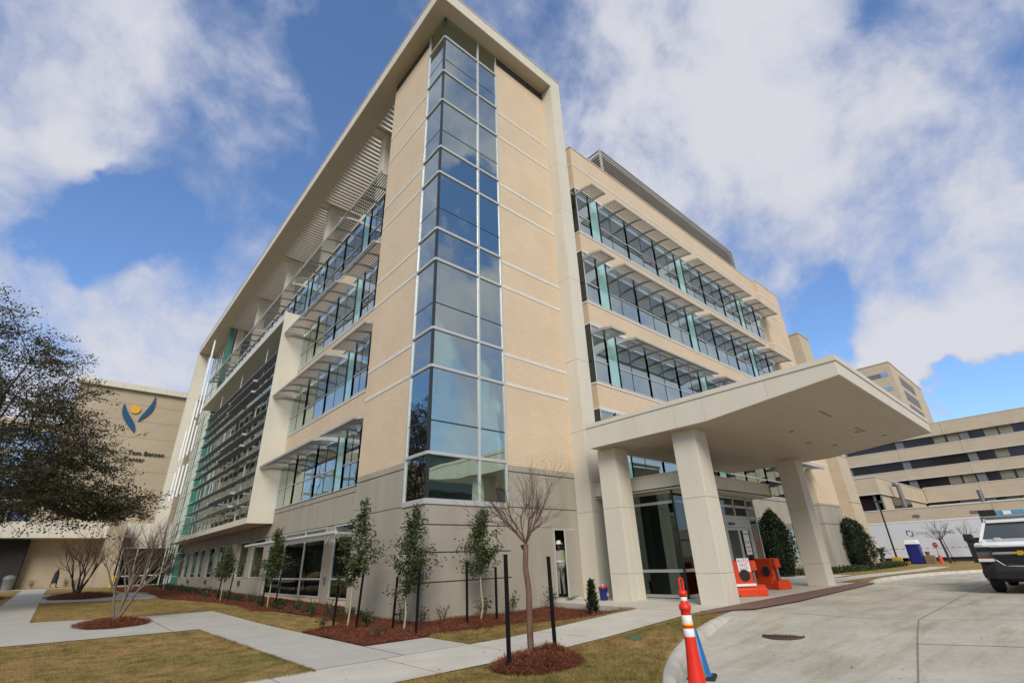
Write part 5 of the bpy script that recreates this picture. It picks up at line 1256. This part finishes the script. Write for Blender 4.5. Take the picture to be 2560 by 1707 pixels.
# water filled barriers
def barrier(label, loc, rz, sign):
    t = thing('road_barrier', label, 'barrier', loc, rz, 'orange plastic road barriers')
    def prof(s, z): return s
    L2 = .98
    P = [(-.30, .0), (.30, .0), (.30, .20), (.16, .42), (.12, .98), (.09, 1.04), (-.09, 1.04), (-.12, .98), (-.16, .42), (-.30, .20)]
    MB().extr(P, lambda a, b: (-.62, a, b), lambda a, b: (.74, a, b)).build('body', M_orange, t, .02)
    MB().extr([(-.13, .72), (.13, .72), (.11, .98), (.08, 1.03), (-.08, 1.03), (-.11, .98)], lambda a, b: (.741, a, b), lambda a, b: (.93, a, b)).build('end_lug', M_orange, t, .02)
    MB().extr([(-.30, .0), (.30, .0), (.30, .2), (.2, .32), (-.2, .32), (-.30, .2)], lambda a, b: (.741, a, b), lambda a, b: (1.04, a, b)).build('foot', M_orange, t, .02)
    MB().tube((.84, 0, .33), (.84, 0, .72), .05, n=10).build('hinge_pin', M_steel, t)
    MB().box(-.12, .12, -.305, .305, -.001, .05).build('fork_slot', M_black, t)
    hl = MB()
    vs = [(.46 + .17 * math.cos(2 * math.pi * i / 24), -.165, .60 + .17 * math.sin(2 * math.pi * i / 24)) for i in range(24)]
    hl.extr([(v_[0], v_[2]) for v_ in vs], lambda a, b: (a, -.19 + (b - .42) * .04, b), lambda a, b: (a, -.10, b)); hl.build('hole_shade', M_void, t)  # solid dark disc, painted as the shade inside the barrier opening
    if sign:
        MB().hexa([(.30, -.155, .70), (.70, -.155, .70), (.70, -.150, .70), (.30, -.150, .70), (.30, -.135, 1.10), (.70, -.135, 1.10), (.70, -.130, 1.10), (.30, -.130, 1.10)]).build('paper_sign', M_refl, t)
        for s_, z, sz in (('AUTO', 1.02, .13), ('NOT', .90, .13), ('EXIT', .775, .14)):
            textmesh('sign_word', s_, sz, .002, M_redlet, t, facing((.50, -.158 + (z - .7) * .05, z), (1, 0, 0), (0, .05, 1)))
        for z, x1 in ((.335, .70), (.20, .62)):
            MB().box(-.60, x1, -.262 + (.34 - z) * .3 - .06, -.255 + (.34 - z) * .3 - .03, z - .04, z + .03).build('label_strip', M_refl, t)
        MB().box(-.618, -.50, -.15, -.135, .60, 1.02).build('yellow_label', M_yellow, t)
    return t
zb2 = .197
barrier('orange barrier with a white paper sign, half hidden by the second column', (8.83, -4.42, zb2), R(-40), True)
barrier('unmarked orange barrier set end-on behind the signed one', (12.77, -3.74, zb2), R(-112), False)
# bucket with lid
bk = thing('bucket', 'blue plastic bucket with a red lid and white logo by the column', 'bucket', (6.05, -1.42, .197), R(20))
MB().lathe([(.118, 0), (.125, .02), (.143, .33), (.150, .335), (.150, .37), (.143, .372)], 28).build('pail', M_navy, bk)
MB().lathe([(.152, .355), (.158, .36), (.158, .395), (.14, .402), (.0, .402)], 28).build('lid', M_signred, bk)
lg = MB()
for x0, z0, x1, z1 in ((-.075, .20, 0, .235), (0, .235, .09, .20), (.09, .20, .09, .13), (.09, .13, -.075, .13)):
    lg.tube((x0 - .015, -.1395 - 0 * z0, z0), (x1 - .015, -.1395, z1), .005, n=5)
lg.build('logo_outline', M_refl, bk); textmesh('lettering', "LOWE'S", .05, .002, M_refl, bk, facing((-.012, -.140, .158), (1, 0, 0), (0, 0, 1)))
MB().tube((-.02, .0, .40), (-.02, .0, .47), .012, n=6).box(-.05, .03, -.012, .012, .47, .485).build('handle', M_refl, bk)
# papers on the sliding door
sg = MB().box(-.22, .24, -.004, .0, -.40, .46).build('door_notice', M_refl); sg.location = (12.34, VY - .036, 1.78); tag(sg, 'white paper notice taped to the sliding entrance door', 'notice')
for s_, z, sz, m_ in (('ENTRANCE', .34, .085, M_letter), ('IS', .20, .085, M_letter), ('CLOSED', .04, .12, M_redlet), ('DOORS', -.14, .085, M_letter), ('BEHIND', -.28, .085, M_redlet)):
    textmesh('notice_word', s_, sz, .001, m_, sg, facing((.01, -.006, z), (1, 0, 0), (0, 0, 1)))
st_ = MB().lathe([(.13, 0), (.13, .006)], 20).build('round_notice', M_signred); st_.rotation_euler = (R(90), 0, 0); st_.location = (13.45, VY - .010, 1.75); tag(st_, 'small round red notice on the glass beside the door', 'notice')
# manhole and lid in the lawn
mh = thing('manhole_cover', 'round rusty iron manhole cover in the driveway', 'manhole cover', (2.95, -8.2, float(zdrive(2.95, -8.2)) + .002))
MB().lathe([(.37, -.05), (.37, .008), (.335, .008), (.33, .003)], 36).build('ring', M_iron, mh); MB().lathe([(.325, -.04), (.325, .006), (.0, .006)], 36).build('cover', M_iron, mh)
kn = MB()
for i in range(-4, 5):
    for j in range(-4, 5):
        if i * i + j * j < 17: kn.box(i * .065 - .018, i * .065 + .018, j * .065 - .018, j * .065 + .018, .006, .011)
kn.build('grip_studs', M_iron, mh)['kind'] = 'stuff'
gl_ = MB().lathe([(.16, 0), (.16, .02), (.14, .028), (.0, .028)], 20).build('utility_lid', M_green); gl_.location = (.97, -6.21, gz(.97, -6.21)); tag(gl_, 'small green utility lid in the grass strip', 'lid')
# trailer, toilet, lamp post and site clutter at the right
TR = thing('office_trailer', 'long white trailer with a square emblem and printed name parked before the old hospital', 'trailer', (57.2, 0, -.05))
for i in range(9):
    a, b = 4.2 - i * 2.3, 4.2 - (i + 1) * 2.3; MB().box(0, 2.5, b + .01, a, .42, 3.70).build('side_panel', M_trailer, TR)
MB().box(-.03, 2.53, -16.5, 4.25, 3.70, 3.82).build('roof_rail', M_white, TR)
MB().box(.1, 2.4, -16.4, 4.1, .12, .41).build('chassis', M_black, TR)
for y in (-6, -7.2, -14, 1): MB().tube((.1, y, .38), (.35, y, .38), .36, n=16).tube((2.15, y, .38), (2.4, y, .38), .36, n=16).build('wheel', M_black, TR)
for i in range(38): MB().box(-.012, -.002, 3.9 - i * .5 - .28, 3.9 - i * .5, 1.23, 1.27).build('reflective_dash', M_signred, TR)
q_ = MB(); 
for y0, y1, z0, z1 in ((-.02, -.34, 2.86, 2.94), (.02, -.06, 2.48, 2.94)): q_.box(-.015, -.003, y0, y1, z0, z1)
q_.build('emblem', M_blue, TR); q_ = MB()
for y0, y1, z0, z1 in ((-.18, -.52, 2.40, 2.48), (-.44, -.52, 2.40, 2.86)): q_.box(-.018, -.003, y0, y1, z0, z1)
q_.build('emblem', M_green, TR)
textmesh('lettering', 'SMART', .42, .004, M_greylet, TR, facing((-.008, -.68, 2.62), (0, -1, 0), (0, 0, 1)), 'LEFT')
textmesh('lettering', 'IMAGING', .42, .004, M_logoblue, TR, facing((-.008, -2.02, 2.62), (0, -1, 0), (0, 0, 1)), 'LEFT')
MB().box(-.4, .0, 4.3, 4.9, 2.9, 3.5).build('cooling_unit', M_dark, TR)
pt = thing('portable_toilet', 'dark blue portable toilet with a white roof', 'toilet', (50.4, -1.45, -.02))
MB().box(-.5, .5, -.47, .47, .02, 1.62).build('cabin', M_navy, pt, .02); MB().box(-.53, -.49, -.36, .36, .1, 1.55).build('door', M_navy, pt, .01); MB().box(-.56, -.53, .24, .30, .8, .95).build('handle', M_dark, pt)
MB().hexa([(-.55, -.52, 1.62), (.55, -.52, 1.62), (.55, .52, 1.62), (-.55, .52, 1.62), (-.48, -.44, 1.98), (.48, -.44, 1.98), (.48, .44, 1.98), (-.48, .44, 1.98)]).build('roof', M_white, pt, .03)
lp_ = thing('lamp_post', 'dark lamp post with a square head on a fat yellow base', 'street lamp', (52.2, .44, -.02))
MB().lathe([(.42, 0), (.42, .52), (.38, .56), (.0, .56)], 20).build('base', M_yellow, lp_); MB().tube((0, 0, .55), (0, 0, 5.5), .085, .07, 10).build('pole', M_black, lp_); MB().box(-.5, .2, -.28, .28, 5.48, 5.64).build('lamp_head', M_dark, lp_, .03)
o = MB().box(-.15, .15, -3.0, 4.5, 0, .16).build('yellow_kerb', M_yellow); o.location = (52.6, 1.2, -.03); tag(o, 'yellow painted kerb behind the conifer', 'kerb')
o = MB().box(-.4, .4, -.33, .33, 0, .68).build('crate', M_box, None, .02); o.location = (50.6, -2.36, -.02); tag(o, 'brown wooden crate right of the portable toilet', 'crate')
MB().box(-.42, .42, -.35, .35, .30, .36).build('batten', M_box, o)
o = MB().lathe([(.1, 0), (.13, .05), (.2, .28), (.22, .3), (.18, .3), (.16, .24), (0, .24)], 16).build('flower_pot', M_box); o.location = (50.5, -2.30, .66); tag(o, 'clay flower pot standing on the wooden crate', 'pot')
o = MB().lathe([(.2, 0), (.2, .03), (.15, .05), (.13, .60), (.10, .66), (0, .66)], 18).build('orange_drum', M_orange); o.location = (51, -3.0, -.02); tag(o, 'orange traffic drum left of the bare tree', 'drum')
ss_ = thing('stop_sign', 'small red octagonal stop sign on a thin post before the trailer', 'sign', (52, -2.8, -.05))
MB().tube((0, 0, 0), (0, 0, 1.75), .025, n=8).build('post', M_steel, ss_)
oc = [(.215 * math.cos(R(22.5 + 45 * i)), 1.52 + .215 * math.sin(R(22.5 + 45 * i))) for i in range(8)]
MB().extr(oc, lambda a, b: (-.05, a, b), lambda a, b: (-.035, a, b)).build('plate', M_signred, ss_)
textmesh('lettering', 'STOP', .15, .002, M_refl, ss_, facing((-.053, 0, 1.52), (0, -1, 0), (0, 0, 1)))
dp_ = thing('dark_sign_board', 'dark sign board standing just behind the truck', 'sign', (21.6, -9.22, float(zdrive(22, -9))))
MB().box(0, .06, -.4, .25, .7, 1.68).build('board', M_dark, dp_); MB().tube((.03, -.3, 0), (.03, -.3, .7), .03, n=6).build('leg', M_steel, dp_); MB().tube((.03, .05, 0), (.03, .05, .7), .03, n=6).build('leg', M_steel, dp_)
# bin and wet floor sign on the left
tb = thing('litter_bin', 'grey litter bin at the left edge by the dark entry', 'bin', (-10.5, 53.2, .52)); MB().lathe([(.36, 0), (.42, .9), (.44, .92)], 18).build('body', M_steel, tb); MB().lathe([(.45, .92), (.42, 1.1), (.2, 1.25), (0, 1.26)], 18).build('lid', M_post, tb)
wf = thing('yellow_post', 'small yellow folding floor sign by the far entrance', 'sign', (-3.5, 47.6, float(G(-3.5, 47.6)))); MB().hexa([(-.14, -.2, 0), (.14, -.2, 0), (.14, -.17, 0), (-.14, -.17, 0), (-.08, -.02, 1.0), (.08, -.02, 1.0), (.08, .0, 1.0), (-.08, .0, 1.0)]).build('front_leaf', M_yellow, wf); MB().hexa([(-.14, .17, 0), (.14, .17, 0), (.14, .2, 0), (-.14, .2, 0), (-.08, .0, 1.0), (.08, .0, 1.0), (.08, .02, 1.0), (-.08, .02, 1.0)]).build('back_leaf', M_yellow, wf)

# ------------------------------------------------------------------ PICKUP TRUCK (front towards -x of its own frame)
PK = thing('pickup_truck', 'white pickup truck with a roof rack and light bar, cut by the right edge', 'truck', (14.15, -11.06, float(zdrive(14.5, -11))))
PK.scale = (1.035, 1.035, 1.035)
hw = 1.02
def sect(mb, secs, smooth=False):
    "loft of rings of equal length"
    n = len(secs[0]); mb.add([p for r_ in secs for p in r_], [(i * n + j, i * n + (j + 1) % n, (i + 1) * n + (j + 1) % n, (i + 1) * n + j) for i in range(len(secs) - 1) for j in range(n)] + [tuple(range(n - 1, -1, -1)), tuple(range((len(secs) - 1) * n, len(secs) * n))], smooth)
def ring(x, w, z0, z1, c=.08, wt=None):
    wt = wt if wt is not None else w
    return [(x, -w + c, z0), (x, w - c, z0), (x, w, z0 + c), (x, wt, z1 - c), (x, wt - c, z1), (x, -wt + c, z1), (x, -wt, z1 - c), (x, -w, z0 + c)]
b_ = MB()
sect(b_, [ring(.26, .93, .62, 1.30, .06), ring(.40, .985, .55, 1.36, .08), ring(.6, hw, .48, 1.40, .10, .98), ring(1.55, hw, .45, 1.50, .10, .97), ring(1.62, hw, .45, 1.45, .06, .97)])
b_.build('hood', M_paint, PK, .02)
lp2 = MB(); sect(lp2, [[(.26, -.99, z), (.15, -.78, z), (.085, -.4, z), (.075, 0, z), (.085, .4, z), (.15, .78, z), (.26, .99, z), (.5, .99, z + .02), (.5, -.99, z + .02)] if z < 1.4 else [(.40, -.96, z - .01), (.27, -.76, z), (.19, -.4, z), (.18, 0, z), (.19, .4, z), (.27, .76, z), (.40, .96, z - .01), (.55, .96, z), (.55, -.96, z)] for z in (1.275, 1.34, 1.405)]); lp2.build('hood_lip', M_paint, PK, .015)
hb = MB()
for s_ in (-1, 1): hb.hexa([(.25, s_ * .34, 1.345), (.25, s_ * .50, 1.345), (1.5, s_ * .62, 1.50), (1.5, s_ * .40, 1.50), (.35, s_ * .36, 1.385), (.35, s_ * .46, 1.385), (1.5, s_ * .58, 1.535), (1.5, s_ * .44, 1.535)])
hb.build('hood_crease', M_paint, PK, .01)
cb = MB(); sect(cb, [ring(1.6, hw, .45, 1.42, .08), ring(3.95, hw, .45, 1.42, .08)]); cb.build('cab', M_paint, PK, .02)
gh = MB()  # greenhouse
gh.add([(1.62, -.95, 1.42), (1.62, .95, 1.42), (3.95, .95, 1.42), (3.95, -.95, 1.42), (2.42, -.76, 2.02), (2.42, .76, 2.02), (3.75, .76, 2.02), (3.75, -.76, 2.02)], [(0, 3, 2, 1), (4, 5, 6, 7), (0, 1, 5, 4), (1, 2, 6, 5), (2, 3, 7, 6), (3, 0, 4, 7)])
M_truckglass = mat('truck_glass', (.045, .055, .055), .06, .1, 1, 0, spec=.9)
gh.build('window_glass', M_truckglass, PK)
rf = MB(); sect(rf, [ring(2.30, .70, 1.99, 2.06, .02), ring(2.45, .79, 1.985, 2.10, .04, .74), ring(3.7, .79, 1.985, 2.10, .04, .74), ring(3.85, .75, 1.97, 2.03, .02)]); rf.build('roof', M_paint, PK, .015)
for s_ in (-1, 1):
    p = MB(); p.hexa([(1.55, s_ * .985, 1.42), (1.70, s_ * .985, 1.42), (2.46, s_ * .79, 2.02), (2.34, s_ * .79, 2.02), (1.55, s_ * .90, 1.42), (1.70, s_ * .92, 1.42), (2.46, s_ * .72, 2.03), (2.34, s_ * .70, 2.03)]); p.build('pillar', M_paint, PK)
    p = MB(); p.hexa([(2.85, s_ * .985, 1.42), (3.0, s_ * .985, 1.42), (3.0, s_ * .79, 2.02), (2.85, s_ * .79, 2.02), (2.85, s_ * .93, 1.42), (3.0, s_ * .93, 1.42), (3.0, s_ * .74, 2.02), (2.85, s_ * .74, 2.02)]); p.build('pillar', M_paint, PK)
    m_ = MB(); m_.box(1.72, 1.86, s_ * 1.10, s_ * 1.36, 1.44, 1.68).build('mirror', M_black, PK, .05); MB().box(1.74, 1.82, s_ * .98, s_ * 1.12, 1.45, 1.53).build('mirror_arm', M_black, PK, .01)
    hl = MB(); hl.hexa([(.10, s_ * .62, 1.02), (.20, s_ * 1.0, 1.02), (.36, s_ * 1.01, 1.02), (.3, s_ * .62, 1.02), (.13, s_ * .62, 1.28), (.23, s_ * .99, 1.28), (.38, s_ * 1.0, 1.28), (.3, s_ * .62, 1.28)]); h_ = hl.build('headlight', M_lamp, PK, .012)
    hl = MB(); hl.hexa([(.085, s_ * .64, 1.16), (.185, s_ * .97, 1.16), (.25, s_ * .97, 1.16), (.2, s_ * .64, 1.16), (.10, s_ * .64, 1.26), (.20, s_ * .97, 1.26), (.26, s_ * .97, 1.26), (.2, s_ * .64, 1.26)]); hl.build('lens', M_black, h_, .008)
    hl = MB(); hl.hexa([(.105, s_ * .68, .962), (.20, s_ * 1.0, .962), (.36, s_ * 1.01, .962), (.3, s_ * .68, .962), (.115, s_ * .68, 1.005), (.20, s_ * 1.0, 1.005), (.36, s_ * 1.01, 1.005), (.3, s_ * .68, 1.005)]); hl.build('turn_signal', M_amber, h_, .006)
    MB().hexa([(.06, s_ * .60, .86), (.17, s_ * 1.01, .86), (.5, s_ * 1.03, .86), (.4, s_ * .6, .86), (.07, s_ * .60, .95), (.18, s_ * 1.01, .95), (.5, s_ * 1.03, .95), (.4, s_ * .6, .95)]).build('bumper_cap', M_paint, PK, .02)
    tr = MB(); tr.path([(.055, s_ * .60, .92), (.03, s_ * .42, .74), (.02, 0, .74)], .022, 8); tr.build('chrome_trim', M_chrome, PK)
    for x in (.98, 4.55):
        w_ = MB(); w_.lathe([(.24, -.13), (.33, -.145), (.385, -.11), (.395, -.05), (.395, .05), (.385, .11), (.33, .145), (.24, .13)], 28); wo_ = w_.build('wheel', M_black, PK); wo_.rotation_euler = (R(90), 0, 0); wo_.location = (x, s_ * .86, .395)
        w_ = MB(); w_.lathe([(.0, -.10), (.10, -.11), (.22, -.09), (.25, -.135), (.25, .135), (.22, .09), (.10, .11), (.0, .10)], 20); w_.build('rim', M_steel, wo_)
    dr = MB(); dr.box(2.0, 3.05, s_ * 1.005, s_ * 1.03, .58, 1.40); d_ = dr.build('door', M_paint, PK, .02); MB().box(2.85, 3.0, s_ * 1.03, s_ * 1.06, 1.18, 1.23).build('handle', M_black, d_)
    MB().hexa([(.2, s_ * .985, .42), (.62, s_ * 1.035, .42), (.62, s_ * .8, .42), (.2, s_ * .8, .42), (.2, s_ * .985, .88), (.55, s_ * 1.035, .88), (.55, s_ * .8, .88), (.2, s_ * .8, .88)]).build('bumper_corner', M_black, PK, .03)
bm_ = MB(); sect(bm_, [[(.10, -1.0, .42), (.02, -.7, .40), (.0, 0, .40), (.02, .7, .40), (.10, 1.0, .42), (.5, 1.0, .42), (.5, -1.0, .42)], [(.07, -1.01, .62), (-.02, -.7, .62), (-.05, 0, .62), (-.02, .7, .62), (.07, 1.01, .62), (.5, 1.01, .62), (.5, -1.01, .62)],
           [(.09, -1.01, .85), (.02, -.62, .86), (.0, -.42, .70), (.0, .42, .70), (.02, .62, .86), (.5, 1.01, .85), (.5, -1.01, .85)]]); bm_.build('bumper', M_black, PK, .02)
MB().box(.07, .3, -.60, .60, 1.13, 1.274).build('grille', M_black, PK, .01); MB().box(.05, .3, -.60, .60, .76, 1.06).build('grille', M_black, PK, .01)
gr = MB()
for z in (1.185, 1.215, 1.245, .80, .84, .88, .92, .96, 1.0): gr.box(.035, .06, -.58, .58, z, z + .012)
gr.build('grille_bar', M_dark, PK)['kind'] = 'stuff'
MB().box(.03, .2, -.62, .62, 1.06, 1.13).build('chrome_bar', M_chrome, PK, .015); MB().box(.05, .2, -.62, .62, 1.255, 1.274).build('chrome_strip', M_chrome, PK)
bt_ = [(-.17, -.03), (-.06, -.03), (-.075, -.062), (.06, -.062), (.045, -.03), (.17, -.03), (.17 + .02, .03), (.075, .03), (.08, .062), (-.055, .062), (-.045, .03), (-.15, .03)]
MB().extr(bt_, lambda a, b: (.0, -a, 1.095 + b), lambda a, b: (.03, -a, 1.095 + b)).build('badge', M_gold, PK)
bd = MB(); sect(bd, [ring(4.0, hw, .5, 1.40, .06), ring(5.75, hw, .5, 1.40, .06)]); bd.build('bed', M_paint, PK, .02)
MB().box(.5, 5.6, -.8, .8, .30, .46).build('chassis', M_black, PK)
wp = MB(); wp.tube((1.70, -.75, 1.465), (1.86, .02, 1.56), .012, n=5).tube((1.70, .1, 1.465), (1.86, .72, 1.56), .012, n=5); wp.build('wiper', M_black, PK)
rk = MB()
for s_ in (-1, 1):
    rk.tube((2.4, s_ * .78, 2.18), (5.6, s_ * .78, 2.18), .03, n=8)
    for x in (2.5, 3.9, 5.5): rk.tube((x, s_ * .80, 1.98 if x < 3.8 else 1.4), (x, s_ * .78, 2.18), .025, n=6)
for x in (2.45, 3.3, 4.2, 5.5): rk.tube((x, -.78, 2.18), (x, .78, 2.18), .022, n=6)
rk.build('roof_rack', M_steel, PK)
M_bar = mat('blue_light_bar', (.10, .27, .36), .25, .2, 3, 0)
MB().box(2.45, 2.75, .38, .80, 2.22, 2.42).build('light_box', M_black, PK, .02); MB().box(2.45, 2.72, -.36, .37, 2.22, 2.38).build('light_bar', M_bar, PK, .02); MB().box(2.43, 2.45, -.02, .18, 2.24, 2.36).build('light_insert', M_refl, PK)
PK_label = None

# ------------------------------------------------------------------ PEOPLE
def skin_person(name, J, E, root, zones, parent, sub=2):
    me = bpy.data.meshes.new(name); ks = list(J); ix = {k_: i for i, k_ in enumerate(ks)}
    me.from_pydata([J[k_][0] for k_ in ks], [(ix[a], ix[b]) for a, b in E], [])
    o = bpy.data.objects.new(name, me); COL.objects.link(o); o.modifiers.new('s', 'SKIN'); sb = o.modifiers.new('d', 'SUBSURF'); sb.levels = sub; sb.render_levels = sub
    for i, k_ in enumerate(ks):
        r_ = J[k_][1]; v_ = me.skin_vertices[0].data[i]; v_.radius = r_ if isinstance(r_, tuple) else (r_, r_); v_.use_root = (k_ == root)
    dg = bpy.context.evaluated_depsgraph_get(); m2 = bpy.data.meshes.new_from_object(o.evaluated_get(dg)); bpy.data.objects.remove(o)
    m2.name = name
    for mm, _ in zones: m2.materials.append(mm)
    for p in m2.polygons:
        p.use_smooth = True; c_ = p.center
        for i, (_, test) in enumerate(zones):
            if test(c_): p.material_index = i; break
    q = bpy.data.objects.new(name, m2); COL.objects.link(q); q.parent = parent; return q
EDG = [('pel', 'sp'), ('sp', 'ch'), ('ch', 'nk'), ('nk', 'hd'), ('hd', 'tp'), ('hd', 'ns')] + [(a + s_, b + s_) for s_ in 'LR' for a, b in (('hip', 'kn'), ('kn', 'an'), ('an', 'toe'), ('sh', 'el'), ('el', 'wr'), ('wr', 'hn'), ('hn', 'f1'), ('hn', 'f2'), ('hn', 'th'))] + [('pel', 'hipL'), ('pel', 'hipR'), ('ch', 'shL'), ('ch', 'shR')]
def pose(stride=0.0, arm=0.0, belly=.0, h=1.0):
    J = dict(pel=((0, 0, .95), (.13, .16)), sp=((.02 + belly * .5, 0, 1.14), (.13 + belly, .16 + belly * .6)), ch=((0, 0, 1.36), (.12, .18)), nk=((.01, 0, 1.50), .058), hd=((.03, 0, 1.62), (.088, .078)), tp=((.02, 0, 1.73), (.085, .075)), ns=((.125, 0, 1.62), .016))
    for s_, sg in (('L', 1), ('R', -1)):
        k_ = stride * sg
        J['hip' + s_] = ((.0, .095 * sg, .90), .095); J['kn' + s_] = ((.03 + k_ * .55, .10 * sg, .50), .062); J['an' + s_] = ((-.02 + k_, .10 * sg, .085 + max(0, -k_) * .25), .045); J['toe' + s_] = ((.15 + k_, .115 * sg, .04), (.04, .035))
        a_ = arm - k_ * .7
        J['sh' + s_] = ((0, .19 * sg, 1.43), .072); J['el' + s_] = ((-.02 + a_ * .4, .245 * sg, 1.15), .047); J['wr' + s_] = ((.10 + a_ * .9, .235 * sg, .93 + abs(a_) * .15), .032)
        w_ = Vector(J['wr' + s_][0]); J['hn' + s_] = (tuple(w_ + Vector((.03, 0, -.07))), (.022, .036)); J['f1' + s_] = (tuple(w_ + Vector((.04, .012 * sg, -.16))), .012); J['f2' + s_] = (tuple(w_ + Vector((.05, -.016 * sg, -.155))), .012); J['th' + s_] = (tuple(w_ + Vector((.075, -.02 * sg, -.09))), .011)
    return {k_: (tuple(c * h for c in v_[0]), v_[1]) for k_, v_ in J.items()}
wk = thing('person', 'worker in a white hard hat and lime safety vest standing in the open doorway', 'person', (5.93, .34, .268), R(188))
skin_person('body', pose(0, .05, .03), EDG, 'pel', [(M_skin, lambda c_: c_.z > 1.50 or (c_.z < .93 and abs(c_.y) > .20)), (M_greycloth, lambda c_: c_.z > .95), (M_trouser, lambda c_: c_.z > .10), (M_black, lambda c_: True)], wk)
vt = MB(); secs = []
for z, a, b_r in ((.92, .175, .205), (1.05, .19, .22), (1.2, .18, .22), (1.34, .165, .22), (1.44, .13, .19), (1.49, .09, .12)):
    secs.append([(.01 + a * math.cos(2 * math.pi * i / 20), b_r * math.sin(2 * math.pi * i / 20), z) for i in range(20)])
n_ = 20; vt.add([p for r_ in secs for p in r_], [(i * n_ + j, i * n_ + (j + 1) % n_, (i + 1) * n_ + (j + 1) % n_, (i + 1) * n_ + j) for i in range(5) for j in range(n_) if not (j in (0, 1, 2, 17, 18, 19))], True)
vo_ = vt.build('safety_vest', M_hiviz, wk); vs_ = MB()
for z, a, b_r in ((1.08, .195, .226),): vs_.lathe([(1, -.03), (1, .03)], 20)
vs_ = MB(); vs_.add([(.01 + a_ * math.cos(2 * math.pi * i / 24), c_b * math.sin(2 * math.pi * i / 24), z) for z, a_, c_b in ((1.10, .196, .227), (1.16, .192, .227)) for i in range(24)], [(i, (i + 1) % 24, 24 + (i + 1) % 24, 24 + i) for i in range(24)], True); vs_.build('reflective_stripe', M_refl, vo_)
ht = MB(); ht.lathe([(.150, 1.70), (.148, 1.715), (.112, 1.722), (.110, 1.76), (.095, 1.80), (.06, 1.83), (.0, 1.84)], 24, (.02, 0, 0)); ht.box(.13, .20, -.07, .07, 1.698, 1.712); ho_ = ht.build('hard_hat', M_white, wk)
MB().tube((.02, .105, 1.77), (.02, .118, 1.77), .032, n=14).build('hat_badge', M_signred, ho_)
MB().tube((.02, -.118, 1.77), (.02, -.105, 1.77), .032, n=14).build('hat_badge', M_signred, ho_)
wl_ = thing('person', 'person in a dark jacket and red trousers walking past the far brick wall', 'person', (-7.36, 55.3, float(G(-7.4, 55.3))), R(-10))
skin_person('body', pose(.22, .0), EDG, 'pel', [(M_skin, lambda c_: 1.50 < c_.z < 1.66 or (c_.z < .93 and abs(c_.y) > .21)), (M_black, lambda c_: c_.z >= 1.66 or c_.z < .1), (M_navycloth, lambda c_: c_.z > .62), (M_redcloth, lambda c_: True)], wl_)
jk = MB(); secs = [[(a * math.cos(2 * math.pi * i / 18), b_r * math.sin(2 * math.pi * i / 18), z) for i in range(18)] for z, a, b_r in ((.40, .25, .26), (.9, .21, .23), (1.2, .19, .22), (1.4, .15, .21), (1.5, .09, .12))]
jk.add([p for r_ in secs for p in r_], [(i * 18 + j, i * 18 + (j + 1) % 18, (i + 1) * 18 + (j + 1) % 18, (i + 1) * 18 + j) for i in range(4) for j in range(18)], True); jk.build('jacket', M_navycloth, wl_)

# scattered leaf litter on the concrete
rg = np.random.default_rng(123)
lx = np.concatenate([rg.uniform(-1, 9, 60), rg.uniform(-4.3, 4.2, 40), rg.uniform(4.6, 16, 40)]); ly = np.concatenate([rg.uniform(-11, -6.6, 60), rg.uniform(-5.7, -3.95, 40), rg.uniform(-5.6, -1, 40)])
lz = np.concatenate([zdrive(lx[:60], ly[:60]) + .012, G(lx[60:100], ly[60:100]) + .026, np.full(40, .212)])
k_ = (lx > 100) | ~((lx < 5.5) & (ly < -5.8) & (ly > -7.4 + .25 * lx - 1.2) & (np.arange(140) < 60))
V, F = leaves(np.stack([lx, ly, lz], 1)[k_], .05, rg, .6, 2.5); V[:, 2] = np.repeat(lz[k_], 4) + (V[:, 2] - np.repeat(lz[k_], 4)) * .15
struct(npmesh('leaf_litter', V, F, M_straw), 'stuff', 'a few small dry leaves on the concrete')
